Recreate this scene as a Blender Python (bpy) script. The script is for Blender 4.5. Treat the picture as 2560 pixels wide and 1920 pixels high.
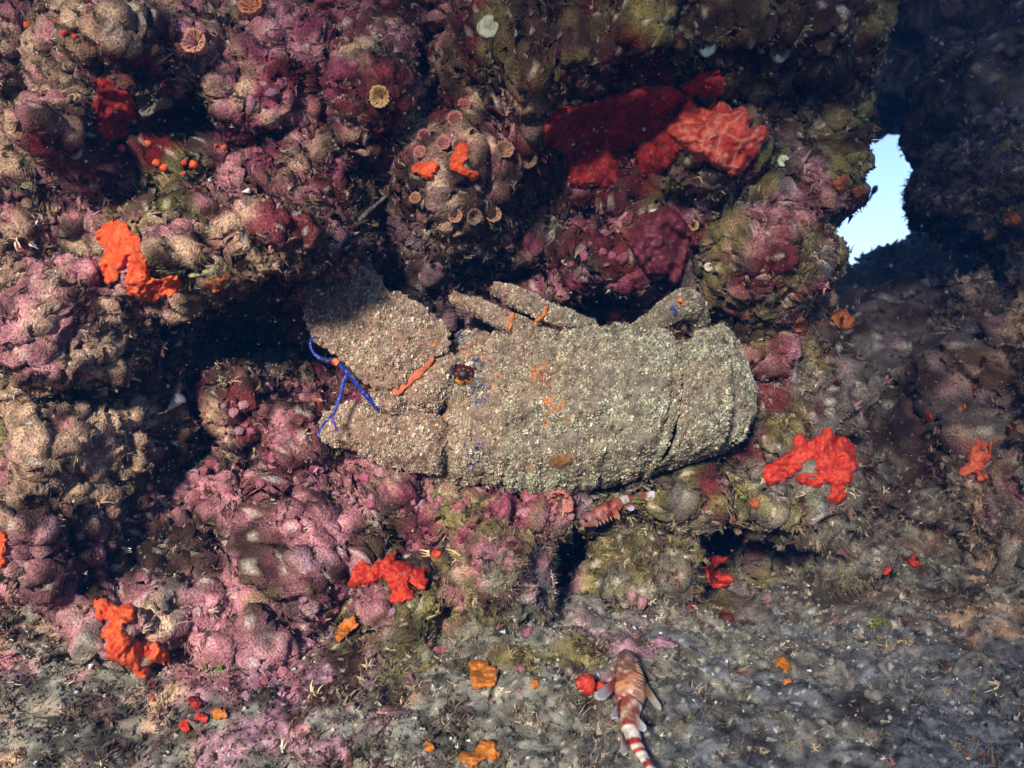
import bpy, bmesh, math, random
import numpy as np
from mathutils import Vector

# ------------------------------------------------------------------ scene, camera, sky, sun
for o in list(bpy.data.objects):
    bpy.data.objects.remove(o)
scene = bpy.context.scene
COL = scene.collection
rng = np.random.default_rng(7)
random.seed(7)

cam_d = bpy.data.cameras.new('camera')
cam_d.lens = 36 * 0.6 / 0.68
cam_d.sensor_width = 36
cam_d.clip_start = 0.01
cam_d.clip_end = 500
cam_d.dof.use_dof = True
cam_d.dof.focus_distance = 0.60
cam_d.dof.aperture_fstop = 13.0
cam = bpy.data.objects.new('camera', cam_d)
cam.rotation_euler = (math.radians(90), 0, 0)
COL.objects.link(cam)
scene.camera = cam

SUN_DIR = Vector((0.28, 0.91, -0.31)).normalized()      # way the light travels
world = bpy.data.worlds.new('World')
scene.world = world
world.use_nodes = True
wn, wl = world.node_tree.nodes, world.node_tree.links
wn.clear()
sky = wn.new('ShaderNodeTexSky')
sky.sky_type = 'NISHITA'
sky.sun_disc = False
sky.sun_elevation = math.asin(-SUN_DIR.z)
sky.sun_rotation = math.pi / 2 - math.atan2(-SUN_DIR.y, -SUN_DIR.x)
tint = wn.new('ShaderNodeMix')
tint.data_type = 'RGBA'
tint.blend_type = 'MULTIPLY'
tint.inputs['Factor'].default_value = 1.0
tint.inputs['B'].default_value = (0.92, 1.0, 1.32, 1)   # daylight filtered by the water
bg = wn.new('ShaderNodeBackground')
bg.inputs['Strength'].default_value = 0.15
wo = wn.new('ShaderNodeOutputWorld')
wl.new(sky.outputs[0], tint.inputs['A'])
wl.new(tint.outputs['Result'], bg.inputs['Color'])
wl.new(bg.outputs[0], wo.inputs[0])

sun_d = bpy.data.lights.new('sun', 'SUN')
sun_d.energy = 5.0
sun_d.angle = math.radians(9)
sun_d.color = (1.0, 0.93, 0.84)
sun = bpy.data.objects.new('sun', sun_d)
sun.rotation_euler = SUN_DIR.to_track_quat('-Z', 'Y').to_euler()
COL.objects.link(sun)

vs = scene.view_settings
vs.view_transform = 'Standard'
vs.look = 'None'
vs.gamma = 1
vs.exposure = 0.8
scene.cycles.max_bounces = 4
scene.cycles.adaptive_threshold = 0.03
scene.cycles.diffuse_bounces = 2
scene.cycles.transparent_max_bounces = 4
scene.cycles.caustics_reflective = False
scene.cycles.caustics_refractive = False

# ------------------------------------------------------------------ helpers
K = 0.34 / 1280 / 0.6


def P(px, py, y):
    return np.stack([(np.asarray(px, float) - 1280) * K * y, np.asarray(y, float) + 0 * np.asarray(px, float),
                     (960 - np.asarray(py, float)) * K * y], -1)


def PX(p):
    return 1280 + p[..., 0] / (K * p[..., 1]), 960 - p[..., 2] / (K * p[..., 1])


def smooth(a, b, x):
    t = np.clip((x - a) / (b - a), 0, 1)
    return t * t * (3 - 2 * t)


def _hash(ix, iy, iz, seed):
    h = (ix.astype(np.uint32) * np.uint32(374761393) + iy.astype(np.uint32) * np.uint32(668265263)
         + iz.astype(np.uint32) * np.uint32(2147483647) + np.uint32((seed * 974711) & 0xffffffff))
    h = (h ^ (h >> np.uint32(13))) * np.uint32(1274126177)
    h = (h ^ (h >> np.uint32(16))) * np.uint32(2246822519)
    h = h ^ (h >> np.uint32(13))
    return h.astype(np.float32) / np.float32(4294967295.0)


_pr = np.random.default_rng(99)
PERM = np.tile(_pr.permutation(256).astype(np.int32), 3)
RVAL = (np.tile(_pr.permutation(256), 3) / 127.5 - 1).astype(np.float32)


def vnoise(p, freq, seed=0):
    q = (p * freq + (137.31 + seed * 3.17)).astype(np.float32)
    fl = np.floor(q)
    f = q - fl
    i = fl.astype(np.int32) & 255
    f = f * f * f * (f * (f * 6 - 15) + 10)
    fx, fy, fz = f[..., 0], f[..., 1], f[..., 2]
    ix, iy, iz = i[..., 0], i[..., 1], i[..., 2]
    s_ = seed & 255
    r = []
    for dx in (0, 1):
        a = PERM[ix + dx] + s_
        for dy in (0, 1):
            b = PERM[(a + iy + dy) & 255] + iz
            v0 = RVAL[b]
            r.append(v0 + (RVAL[b + 1] - v0) * fz)
    a0 = r[0] + (r[1] - r[0]) * fy
    a1 = r[2] + (r[3] - r[2]) * fy
    return a0 + (a1 - a0) * fx


ROT = np.array([[0.36, 0.48, -0.8], [-0.8, 0.6, 0.0], [0.48, 0.64, 0.6]])


def fbm(p, freq, octs=4, gain=0.5, seed=0):
    a, s, n = 1.0, 0, 0
    q = p
    for o in range(octs):
        s = s + a * vnoise(q, freq, seed + o)
        n += a
        a *= gain
        freq *= 2.03
        q = q @ ROT.T
    return s / n * 1.6


def lumps2(x, z, cell, seed):
    """rounded cellular bumps (0..1) over a 2-D domain, with a random value per bump"""
    q = np.stack([x, z], -1) / cell + 51.7
    i = np.floor(q).astype(np.int64)
    best = np.zeros(x.shape)
    rid = np.zeros(x.shape)
    for dx in (-1, 0, 1):
        for dz in (-1, 0, 1):
            ci = i + np.array([dx, dz])
            jx = _hash(ci[..., 0], ci[..., 1], ci[..., 0] * 0, seed)
            jz = _hash(ci[..., 0], ci[..., 1], ci[..., 0] * 0, seed + 11)
            rr = _hash(ci[..., 0], ci[..., 1], ci[..., 0] * 0, seed + 23)
            d = np.hypot(q[..., 0] - ci[..., 0] - jx, q[..., 1] - ci[..., 1] - jz) / (0.45 + 0.55 * rr)
            h = np.sqrt(np.clip(1 - d * d, 0, 1)) * (0.4 + 0.6 * rr)
            m = h > best
            rid = np.where(m, rr, rid)
            best = np.where(m, h, best)
    return best, rid


def lumps3(p, cell, seed):
    q = (p / cell + 91.3).astype(np.float32)
    i = np.floor(q).astype(np.int32)
    f = q - i
    best = np.zeros(len(p), np.float32)
    for dx in (-1, 0, 1):
        a = PERM[(i[:, 0] + dx) & 255] + seed
        for dy in (-1, 0, 1):
            b = PERM[(a + i[:, 1] + dy) & 255]
            for dz in (-1, 0, 1):
                h = PERM[(b + i[:, 2] + dz) & 255]
                jx, jy, jz, rr = RVAL[h] * .5 + .5, RVAL[h + 71] * .5 + .5, RVAL[h + 151] * .5 + .5, RVAL[h + 211] * .5 + .5
                d2 = ((f[:, 0] - dx - jx) ** 2 + (f[:, 1] - dy - jy) ** 2 + (f[:, 2] - dz - jz) ** 2) / (.45 + .5 * rr) ** 2
                best = np.maximum(best, np.sqrt(np.clip(1 - d2, 0, 1)) * (.45 + .55 * rr))
    return best


def make_mesh(name, V, F, smooth_shade=True, col=None):
    V = np.ascontiguousarray(V, np.float32).reshape(-1, 3)
    me = bpy.data.meshes.new(name)
    me.vertices.add(len(V))
    me.vertices.foreach_set('co', V.ravel())
    F = [np.asarray(f, np.int32) for f in (F if isinstance(F, list) else [F]) if len(f)]
    idx = np.concatenate([f.ravel() for f in F])
    tot = np.concatenate([np.full(len(f), f.shape[1], np.int32) for f in F])
    st = np.concatenate([[0], np.cumsum(tot)[:-1]]).astype(np.int32)
    me.loops.add(len(idx))
    me.loops.foreach_set('vertex_index', idx)
    me.polygons.add(len(tot))
    me.polygons.foreach_set('loop_start', st)
    me.polygons.foreach_set('loop_total', tot)
    me.update(calc_edges=True)
    me.polygons.foreach_set('use_smooth', np.full(len(tot), smooth_shade))
    if col is not None:
        set_col(me, col)
    return me


def set_col(me, col):
    col = np.asarray(col, np.float32)
    if col.ndim == 1:
        col = np.tile(col[:3], (len(me.vertices), 1))
    a = me.color_attributes.new('col', 'FLOAT_COLOR', 'POINT')
    c4 = np.ones((len(col), 4), np.float32)
    c4[:, :3] = np.clip(col[:, :3], 0, 1)
    a.data.foreach_set('color', c4.ravel())


def vnormals(me):
    n = np.zeros(len(me.vertices) * 3, np.float32)
    me.vertex_normals.foreach_get('vector', n)
    return n.reshape(-1, 3)


def grid_faces(nu, nv, wrap=False):
    i, j = np.meshgrid(np.arange(nu if wrap else nu - 1), np.arange(nv - 1), indexing='ij')
    i2 = (i + 1) % nu
    return np.stack([i * nv + j, i2 * nv + j, i2 * nv + j + 1, i * nv + j + 1], -1).reshape(-1, 4)


def add(name, me, mat=None, parent=None, label=None, cat=None, group=None, kind=None, loc=None):
    o = bpy.data.objects.new(name, me)
    COL.objects.link(o)
    if mat is not None and me is not None:
        if len(me.materials) == 0:
            me.materials.append(mat)
    if parent is not None:
        o.parent = parent
    if label:
        o['label'] = label
    if cat:
        o['category'] = cat
    if group:
        o['group'] = group
    if kind:
        o['kind'] = kind
    if loc is not None:
        o.location = loc
    return o


def empty(name, loc, label, cat, group=None):
    o = add(name, None, label=label, cat=cat, group=group)
    o.location = Vector([float(v) for v in loc])
    o.empty_display_size = 0.01
    return o


def resample(poly, n, closed=True):
    p = np.asarray(poly, float)
    if closed:
        p = np.vstack([p, p[:1]])
    d = np.concatenate([[0], np.cumsum(np.linalg.norm(np.diff(p, axis=0), axis=1))])
    t = np.linspace(0, d[-1], n + 1)[:-1] if closed else np.linspace(0, d[-1], n)
    out = np.stack([np.interp(t, d, p[:, k]) for k in range(p.shape[1])], -1)
    for _ in range(2):
        if closed:
            out = 0.5 * out + 0.25 * (np.roll(out, 1, 0) + np.roll(out, -1, 0))
        else:
            out[1:-1] = 0.5 * out[1:-1] + 0.25 * (out[2:] + out[:-2])
    return out


_ICO = {}


def ico(sub):
    if sub not in _ICO:
        bm = bmesh.new()
        bmesh.ops.create_icosphere(bm, subdivisions=sub, radius=1.0)
        V = np.array([v.co[:] for v in bm.verts])
        F = np.array([[v.index for v in f.verts] for f in bm.faces], np.int32)
        bm.free()
        _ICO[sub] = (V, F)
    return _ICO[sub][0].copy(), _ICO[sub][1]


# ------------------------------------------------------------------ materials
def attr_mat(name, rough=0.85, noise_scale=900, noise_amt=0.35, bump=0.5, bump_dist=0.0008, instancer=False,
             spec=0.25, sss=0.0, coat=0.0, transl=0.0):
    m = bpy.data.materials.new(name)
    m.use_nodes = True
    n, l = m.node_tree.nodes, m.node_tree.links
    b = n['Principled BSDF']
    a = n.new('ShaderNodeAttribute')
    a.attribute_name = 'col'
    if instancer:
        a.attribute_type = 'INSTANCER'
    b.inputs['Roughness'].default_value = rough
    b.inputs['Specular IOR Level'].default_value = spec
    src = a.outputs['Color']
    if noise_scale:
        tc = n.new('ShaderNodeTexCoord')
        nz = n.new('ShaderNodeTexNoise')
        nz.inputs['Scale'].default_value = noise_scale
        nz.inputs['Detail'].default_value = 2
        nz.inputs['Roughness'].default_value = 0.7
        l.new(tc.outputs['Object'], nz.inputs['Vector'])
        mr = n.new('ShaderNodeMapRange')
        mr.inputs['From Min'].default_value = 0.3
        mr.inputs['From Max'].default_value = 0.7
        mr.inputs['To Min'].default_value = 1 - noise_amt
        mr.inputs['To Max'].default_value = 1 + noise_amt
        l.new(nz.outputs['Fac'], mr.inputs['Value'])
        vm = n.new('ShaderNodeVectorMath')
        vm.operation = 'SCALE'
        l.new(src, vm.inputs[0])
        l.new(mr.outputs[0], vm.inputs['Scale'])
        src = vm.outputs[0]
        if bump:
            bp = n.new('ShaderNodeBump')
            bp.inputs['Strength'].default_value = bump
            bp.inputs['Distance'].default_value = bump_dist
            l.new(nz.outputs['Fac'], bp.inputs['Height'])
            l.new(bp.outputs[0], b.inputs['Normal'])
    l.new(src, b.inputs['Base Color'])
    if coat:
        b.inputs['Coat Weight'].default_value = coat
        b.inputs['Coat Roughness'].default_value = 0.25
    if sss:
        b.inputs['Subsurface Weight'].default_value = sss
        b.inputs['Subsurface Scale'].default_value = 0.003
        b.inputs['Subsurface Radius'].default_value = (1, 0.3, 0.2)
    if transl:
        t = n.new('ShaderNodeBsdfTranslucent')
        mx = n.new('ShaderNodeMixShader')
        mx.inputs[0].default_value = transl
        l.new(src, t.inputs['Color'])
        l.new(b.outputs[0], mx.inputs[1])
        l.new(t.outputs[0], mx.inputs[2])
        l.new(mx.outputs[0], n['Material Output'].inputs[0])
    return m


M_ROCK = attr_mat('encrusted_rock', 0.9, 620, 0.6, 1.0, 0.0022)
M_SILT = attr_mat('silt', 0.95, 900, 0.35, 0.8, 0.0008)
M_TURF = attr_mat('algal_turf', 0.85, 0, instancer=True, transl=0.25, spec=0.15)
M_SHELL = attr_mat('lobster_shell', 0.7, 1100, 0.45, 0.8, 0.0006, spec=0.3)
M_SPONGE = attr_mat('sponge', 0.55, 650, 0.16, 0.45, 0.0006, spec=0.4, sss=0.0)
M_CORAL = attr_mat('cup_coral', 0.7, 1200, 0.3, 0.5, 0.0004)
M_WET = attr_mat('wet_skin', 0.45, 900, 0.2, 0.3, 0.0003, spec=0.25)
M_FISH = attr_mat('fish_skin', 0.5, 1400, 0.3, 0.4, 0.0003, spec=0.4)
M_FIN = attr_mat('fin', 0.45, 0, transl=0.35)
M_PALE = attr_mat('pale_shell', 0.5, 1500, 0.2, 0.3, 0.0003)

# ------------------------------------------------------------------ colours of the growth, zone by zone
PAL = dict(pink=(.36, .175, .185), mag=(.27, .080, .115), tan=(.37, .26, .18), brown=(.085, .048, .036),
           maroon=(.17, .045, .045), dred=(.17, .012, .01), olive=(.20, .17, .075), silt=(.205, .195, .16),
           grey=(.17, .145, .125), mauve=(.30, .18, .205), blue_lit_silt=(.15, .155, .158))  # lower right silt has blue ambient light put into its colour
PK = list(PAL)
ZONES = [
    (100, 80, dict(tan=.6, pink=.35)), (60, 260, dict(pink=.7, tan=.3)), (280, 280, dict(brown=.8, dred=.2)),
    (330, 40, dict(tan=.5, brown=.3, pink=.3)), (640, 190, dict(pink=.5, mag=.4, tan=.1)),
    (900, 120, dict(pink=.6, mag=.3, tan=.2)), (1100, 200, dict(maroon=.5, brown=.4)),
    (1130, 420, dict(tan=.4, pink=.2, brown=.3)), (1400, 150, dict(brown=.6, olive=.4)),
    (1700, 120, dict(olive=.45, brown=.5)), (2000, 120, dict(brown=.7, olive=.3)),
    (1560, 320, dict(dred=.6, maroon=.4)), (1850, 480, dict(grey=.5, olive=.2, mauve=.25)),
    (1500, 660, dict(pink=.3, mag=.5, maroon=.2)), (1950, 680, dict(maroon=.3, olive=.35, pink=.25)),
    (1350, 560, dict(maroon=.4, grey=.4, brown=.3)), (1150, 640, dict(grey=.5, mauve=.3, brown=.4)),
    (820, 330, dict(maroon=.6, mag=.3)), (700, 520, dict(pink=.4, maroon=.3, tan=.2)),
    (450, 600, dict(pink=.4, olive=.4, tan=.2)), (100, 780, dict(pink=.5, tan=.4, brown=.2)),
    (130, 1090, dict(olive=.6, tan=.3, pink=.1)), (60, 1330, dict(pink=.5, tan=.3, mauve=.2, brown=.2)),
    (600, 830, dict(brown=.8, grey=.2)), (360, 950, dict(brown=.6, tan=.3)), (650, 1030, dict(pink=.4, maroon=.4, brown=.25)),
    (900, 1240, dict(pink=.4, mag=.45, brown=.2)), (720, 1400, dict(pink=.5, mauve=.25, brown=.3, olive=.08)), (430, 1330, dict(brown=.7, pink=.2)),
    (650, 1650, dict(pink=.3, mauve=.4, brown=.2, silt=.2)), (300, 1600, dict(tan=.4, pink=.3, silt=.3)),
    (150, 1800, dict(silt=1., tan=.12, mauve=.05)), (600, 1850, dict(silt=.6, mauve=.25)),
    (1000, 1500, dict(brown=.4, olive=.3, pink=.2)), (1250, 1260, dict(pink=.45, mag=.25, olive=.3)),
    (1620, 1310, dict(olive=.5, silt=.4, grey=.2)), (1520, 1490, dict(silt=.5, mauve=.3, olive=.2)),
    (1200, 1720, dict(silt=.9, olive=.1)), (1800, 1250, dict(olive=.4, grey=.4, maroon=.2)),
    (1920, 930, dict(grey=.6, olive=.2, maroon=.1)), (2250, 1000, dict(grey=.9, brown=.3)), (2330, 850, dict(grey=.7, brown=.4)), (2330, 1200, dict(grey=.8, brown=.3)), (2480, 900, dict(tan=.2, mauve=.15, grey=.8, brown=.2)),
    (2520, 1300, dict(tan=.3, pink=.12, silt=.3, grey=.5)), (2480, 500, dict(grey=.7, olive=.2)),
    (2100, 1700, dict(silt=.5, blue_lit_silt=.6)), (2100, 1450, dict(grey=.6, silt=.4)), (2400, 1800, dict(blue_lit_silt=1)), (1800, 1800, dict(silt=.7, blue_lit_silt=.4)),
]
ZP = np.array([[z[0], z[1]] for z in ZONES], float)
ZW = np.array([[z[2].get(k, 0) for k in PK] for z in ZONES])
PC = np.array([PAL[k] for k in PK])


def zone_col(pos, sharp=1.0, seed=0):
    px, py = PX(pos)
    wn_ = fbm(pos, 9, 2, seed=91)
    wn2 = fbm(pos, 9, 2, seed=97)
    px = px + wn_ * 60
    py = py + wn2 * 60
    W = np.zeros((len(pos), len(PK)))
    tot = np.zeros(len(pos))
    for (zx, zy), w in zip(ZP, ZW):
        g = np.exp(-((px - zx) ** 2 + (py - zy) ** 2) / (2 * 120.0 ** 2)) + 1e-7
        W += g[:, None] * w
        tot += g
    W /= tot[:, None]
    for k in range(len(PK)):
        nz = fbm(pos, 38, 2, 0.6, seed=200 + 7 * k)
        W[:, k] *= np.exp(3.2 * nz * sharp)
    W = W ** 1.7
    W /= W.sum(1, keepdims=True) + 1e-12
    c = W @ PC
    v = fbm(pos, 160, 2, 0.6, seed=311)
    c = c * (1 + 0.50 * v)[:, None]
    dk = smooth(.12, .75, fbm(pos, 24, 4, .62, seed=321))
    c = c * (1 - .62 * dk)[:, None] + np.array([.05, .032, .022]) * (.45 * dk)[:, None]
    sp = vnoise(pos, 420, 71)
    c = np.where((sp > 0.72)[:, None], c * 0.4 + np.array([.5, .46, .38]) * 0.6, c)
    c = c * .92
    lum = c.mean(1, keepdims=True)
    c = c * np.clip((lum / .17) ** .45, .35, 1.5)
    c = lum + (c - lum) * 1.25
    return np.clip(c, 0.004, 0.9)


STRUCT = []          # (positions, normals) of the solid ground for placing growth


def reg(me, mult=1.0):
    V = np.zeros(len(me.vertices) * 3, np.float32)
    me.vertices.foreach_get('co', V)
    STRUCT.append((V.reshape(-1, 3).astype(float), vnormals(me).astype(float), mult))


# ------------------------------------------------------------------ reef wall
# lumps: place in the picture (px of the 2560x1920 photograph), half sizes, distance of their front
BLOBS = [
    (440, 600, 235, 150, .50), (60, 770, 210, 170, .46), (130, 1090, 210, 150, .47), (110, 60, 270, 150, .46),
    (50, 260, 110, 150, .48), (330, 30, 170, 90, .50), (640, 190, 150, 135, .55), (900, 120, 115, 180, .53),
    (1130, 410, 190, 200, .555), (1500, 15, 440, 205, .49), (1830, 10, 330, 185, .50), (2110, 40, 220, 190, .58),
    (1330, 260, 150, 120, .57), (1810, 350, 140, 95, .57), (1935, 640, 175, 150, .58), (1980, 420, 150, 130, .60),
    (1500, 640, 140, 85, .63), (1300, 590, 150, 80, .655), (730, 470, 190, 150, .58), (648, 520, 162, 88, .415), (820, 320, 150, 110, .61),
    (500, 420, 130, 60, .60), (60, 1350, 170, 200, .46), (250, 1520, 210, 220, .49), (700, 1430, 270, 190, .55),
    (620, 1250, 170, 110, .58), (570, 1010, 120, 90, .61), (730, 1060, 110, 150, .60), (900, 1255, 150, 75, .605),
    (1100, 1290, 200, 80, .61), (1350, 1290, 190, 65, .62), (1660, 1250, 260, 95, .62), (1000, 1520, 210, 140, .56),
    (1230, 1590, 220, 120, .56), (290, 880, 110, 80, .53), (560, 1640, 230, 130, .52), (1900, 900, 130, 110, .66),
    (1950, 1080, 170, 120, .66), (1240, 110, 100, 120, .57), (1010, 300, 120, 80, .60),
]
RECESS = [
    (260, 290, 230, 150, .10), (620, 850, 190, 120, .055), (430, 1330, 110, 120, .06), (470, 1050, 130, 110, .05),
    (1560, 320, 230, 100, .07), (1400, 1010, 540, 250, .12), (800, 940, 110, 150, .10), (1150, 760, 160, 80, .07),
    (1550, 770, 160, 60, .06), (1200, 700, 300, 50, .04), (1130, 90, 80, 80, .06), (1450, 560, 120, 60, .05),
    (1800, 250, 160, 60, .05), (560, 900, 100, 60, .05),
]
YB = 0.665


def wall_y(x, z):
    """distance of the rock face from the camera plane, before the small lumps"""
    p = np.stack([x, 0 * x, z], -1)
    wx = fbm(p, 9, 3, seed=1) * 0.010 + fbm(p, 34, 2, seed=5) * 0.004
    wz = fbm(p, 9, 3, seed=2) * 0.010 + fbm(p, 34, 2, seed=6) * 0.004
    X, Z = x + wx, z + wz
    y = YB + 0 * x + 0.030 * fbm(p, 7, 2, seed=3)
    y = y - 0.015 * smooth(-0.16, -0.42, x) - 0.03 * smooth(0.0, 0.25, z)
    h = np.full(x.shape, -9.0)
    acc = np.zeros(x.shape)
    for cx, cy, rx, ry, yy in BLOBS:
        yy = 0.66 - 0.66 * (0.66 - yy)
        bx, bz = (cx - 1280) * K * yy, (960 - cy) * K * yy
        r2 = ((X - bx) / (rx * K * yy)) ** 2 + ((Z - bz) / (ry * K * yy)) ** 2
        hh = np.clip(1 - r2, 0, 1) ** 0.62 * np.clip(y - yy, 0.006, 1)
        acc = np.maximum(acc, hh) + 0.12 * np.minimum(acc, hh)
    for cx, cy, rx, ry, dd in RECESS:
        bx, bz = (cx - 1280) * K * YB, (960 - cy) * K * YB
        r2 = ((X - bx) / (rx * K * YB)) ** 2 + ((Z - bz) / (ry * K * YB)) ** 2
        acc = acc - dd * 0.62 * np.clip(1 - r2, 0, 1) ** 0.8
    y = y - acc
    # the foot of the wall is undercut on the right
    u = smooth(0.0, 0.035, x + 0.006 * fbm(p, 30, 2, seed=9))
    lip = -0.098 + 0.012 * fbm(p, 16, 2, seed=8)
    y = y + u * 0.40 * smooth(lip + 0.004, lip - 0.022, Z)
    return y, acc


EDGE = np.array([(-400, 2190), (60, 2190), (191, 2150), (243, 2139), (291, 2143), (339, 2158), (418, 2162), (450, 2174),
                 (490, 2155), (510, 2112), (537, 2100), (553, 2068), (609, 2066), (640, 2088), (697, 2078), (760, 2105),
                 (830, 2120), (900, 2080), (1000, 2090), (1200, 2080), (1400, 2040), (1900, 2000)], float)


def build_wall():
    us = np.concatenate([np.linspace(-0.95, -0.44, 60)[:-1], np.arange(-0.44, 0.30, 0.00125),
                         np.linspace(0.30, 0.42, 90), np.linspace(0.43, 1.35, 110)])
    zs = np.concatenate([np.linspace(-0.34, -0.27, 14)[:-1], np.arange(-0.27, 0.33, 0.00125),
                         np.linspace(0.335, 0.95, 60)])
    U, Z = np.meshgrid(us, zs, indexing='ij')
    pyE = 960 - Z / (K * 0.64)
    ye = 0.64
    xe = (np.interp(pyE, EDGE[:, 0], EDGE[:, 1]) - 1280) * K * ye
    over = np.clip(U - xe + 0.02, 0, None)
    X = np.where(over > 0, xe - 0.02 + 0.02 * (1 - np.exp(-over / 0.02)), U)
    back = np.clip(over - 0.02 * (1 - np.exp(-over / 0.02)), 0, None)
    def bent(X_, Z_, back_):
        Y_, acc_ = wall_y(X_, Z_)
        bl = np.exp(-back_ / 0.05)
        return Y_ * bl + 0.62 * (1 - bl) + back_, acc_

    # even out the spacing along the steep sides of the lumps: first up the columns, then along the rows
    Y, acc = bent(X, Z, back)
    for ax in (1, 0):
        dy = np.diff(Y, axis=ax)
        dl = np.sqrt(np.diff(Z, axis=ax) ** 2 + np.diff(X, axis=ax) ** 2 + np.diff(back, axis=ax) ** 2)
        w = np.clip(np.sqrt(1 + (0.8 * dy / (dl + 1e-9)) ** 2), 1, 5)
        k_ = 12
        ker = np.hanning(k_ * 2 + 1)
        ker /= ker.sum()
        for q_ in (0, 1):
            w = np.apply_along_axis(lambda v: np.convolve(np.pad(v, k_, mode='edge'), ker, 'valid'), q_, w)
        cum = np.concatenate([np.zeros_like(np.take(w, [0], ax)), np.cumsum(w, ax)], ax)
        base = np.linspace(0, 1, cum.shape[ax])
        for q_ in range(cum.shape[1 - ax]):
            c_ = cum[:, q_] if ax == 0 else cum[q_]
            for arr in (X, Z, back):
                if ax == 0:
                    arr[:, q_] = np.interp(base * c_[-1], c_, arr[:, q_])
                else:
                    arr[q_] = np.interp(base * c_[-1], c_, arr[q_])
        Y, acc = bent(X, Z, back)
    kb = np.hanning(9)[1:-1]
    kb /= kb.sum()
    for q_ in (0, 1, 0, 1):
        Y = np.apply_along_axis(lambda v: np.convolve(np.pad(v, 3, mode='edge'), kb, 'valid'), q_, Y)
    p3 = np.stack([X, Y, Z], -1).reshape(-1, 3)
    # mid and small relief, pushed in all directions so it is not a plain height field
    d = np.zeros_like(p3)
    d[:, 1] += 0.011 * fbm(p3, 26, 3, 0.55, seed=21)
    d[:, 0] += 0.007 * fbm(p3, 30, 3, 0.55, seed=22)
    d[:, 2] += 0.007 * fbm(p3, 30, 3, 0.55, seed=23) - 0.10 * np.clip(acc.ravel(), 0, 0.15) * smooth(0.02, 0.1, acc.ravel())
    p3 = p3 + d
    nu_, nv_ = len(us), len(zs)

    def normals(q):
        g = q.reshape(nu_, nv_, 3)
        n = np.cross(np.gradient(g, axis=0), np.gradient(g, axis=1)).reshape(-1, 3)
        n /= np.linalg.norm(n, axis=1, keepdims=True) + 1e-12
        return np.where((n[:, 1] > 0)[:, None] & (back.ravel() < .02)[:, None], -n, n)
    nn = normals(p3)
    wq = p3 + np.stack([fbm(p3, 70, 3, .6, seed=81), fbm(p3, 70, 3, .6, seed=82), fbm(p3, 70, 3, .6, seed=83)], -1) * .006
    m1 = smooth(-0.6, 0.5, fbm(p3, 12, 2, seed=33))
    p3 = p3 + nn * (0.0036 * lumps3(wq, 0.028, 31) * m1 + .0080 * (1 - np.abs(fbm(p3, 48, 3, .6, seed=38)) * 1.5))[:, None]
    p3 = p3 + normals(p3) * (0.0036 * lumps3(wq, 0.0098, 32) + .0022 * lumps3(p3, .0046, 39) + 0.0020 * fbm(p3, 140, 2, 0.6, seed=34) + 0.0011 * vnoise(p3, 430, 35))[:, None]
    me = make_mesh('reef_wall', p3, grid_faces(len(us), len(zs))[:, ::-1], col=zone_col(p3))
    o = add('reef_wall', me, M_ROCK, kind='structure')
    reg(me)
    return o


wall = build_wall()


# ------------------------------------------------------------------ sea floor
def floor_z(x, y):
    p = np.stack([x, y, 0 * x], -1)
    z = -0.2125 + 0.055 * (1 - np.exp(-(np.clip(y, 0.3, 9) - 0.5) / 0.12))
    z = np.where(y < 0.42, -0.2645 + 0.0 * x, z)
    z = z + 0.012 * fbm(p, 8, 2, seed=41) + 0.012 * smooth(0.10, 0.35, x) * fbm(p, 14, 2, seed=47)
    z = z - 0.25 * smooth(1.9, 3, y)
    return z


def build_floor():
    xs = np.concatenate([-np.geomspace(2.5, 0.5, 30), np.arange(-0.48, 0.62, 0.0019), np.geomspace(0.63, 2.6, 70)])
    ys = np.concatenate([-np.geomspace(2.6, 0.02, 24), np.linspace(0, 0.36, 20), np.arange(0.38, 0.80, 0.0019),
                         np.arange(0.80, 1.3, 0.006), np.geomspace(1.31, 3.0, 40)])
    X, Y = np.meshgrid(xs, ys, indexing='ij')
    Z = floor_z(X, Y)
    p3 = np.stack([X, Y, Z], -1).reshape(-1, 3)
    near = (smooth(3, 1.2, np.abs(p3[:, 0])) * smooth(3, 1.6, np.abs(p3[:, 1])))
    leftm = smooth(0.16, 0.0, p3[:, 0])
    l1, _ = lumps2(p3[:, 0], p3[:, 1], 0.036, 42)
    l2, _ = lumps2(p3[:, 0], p3[:, 1], 0.012, 43)
    d = 0.012 * l1 * (0.34 + 0.86 * leftm) + 0.0045 * l2 * (0.35 + leftm * 0.65) + 0.004 * fbm(p3, 45, 3, seed=44) + 0.0016 * fbm(p3, 220, 2, 0.6, seed=45)
    p3[:, 2] += d * near
    p3[:, 0] += 0.004 * fbm(p3, 40, 2, seed=46) * near
    c = zone_col(np.stack([p3[:, 0], np.clip(p3[:, 1], 0.3, 9), p3[:, 2]], -1))
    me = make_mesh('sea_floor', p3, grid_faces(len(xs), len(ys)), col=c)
    o = add('sea_floor', me, M_SILT, kind='structure')
    reg(me)
    return o


floor = build_floor()


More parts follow.
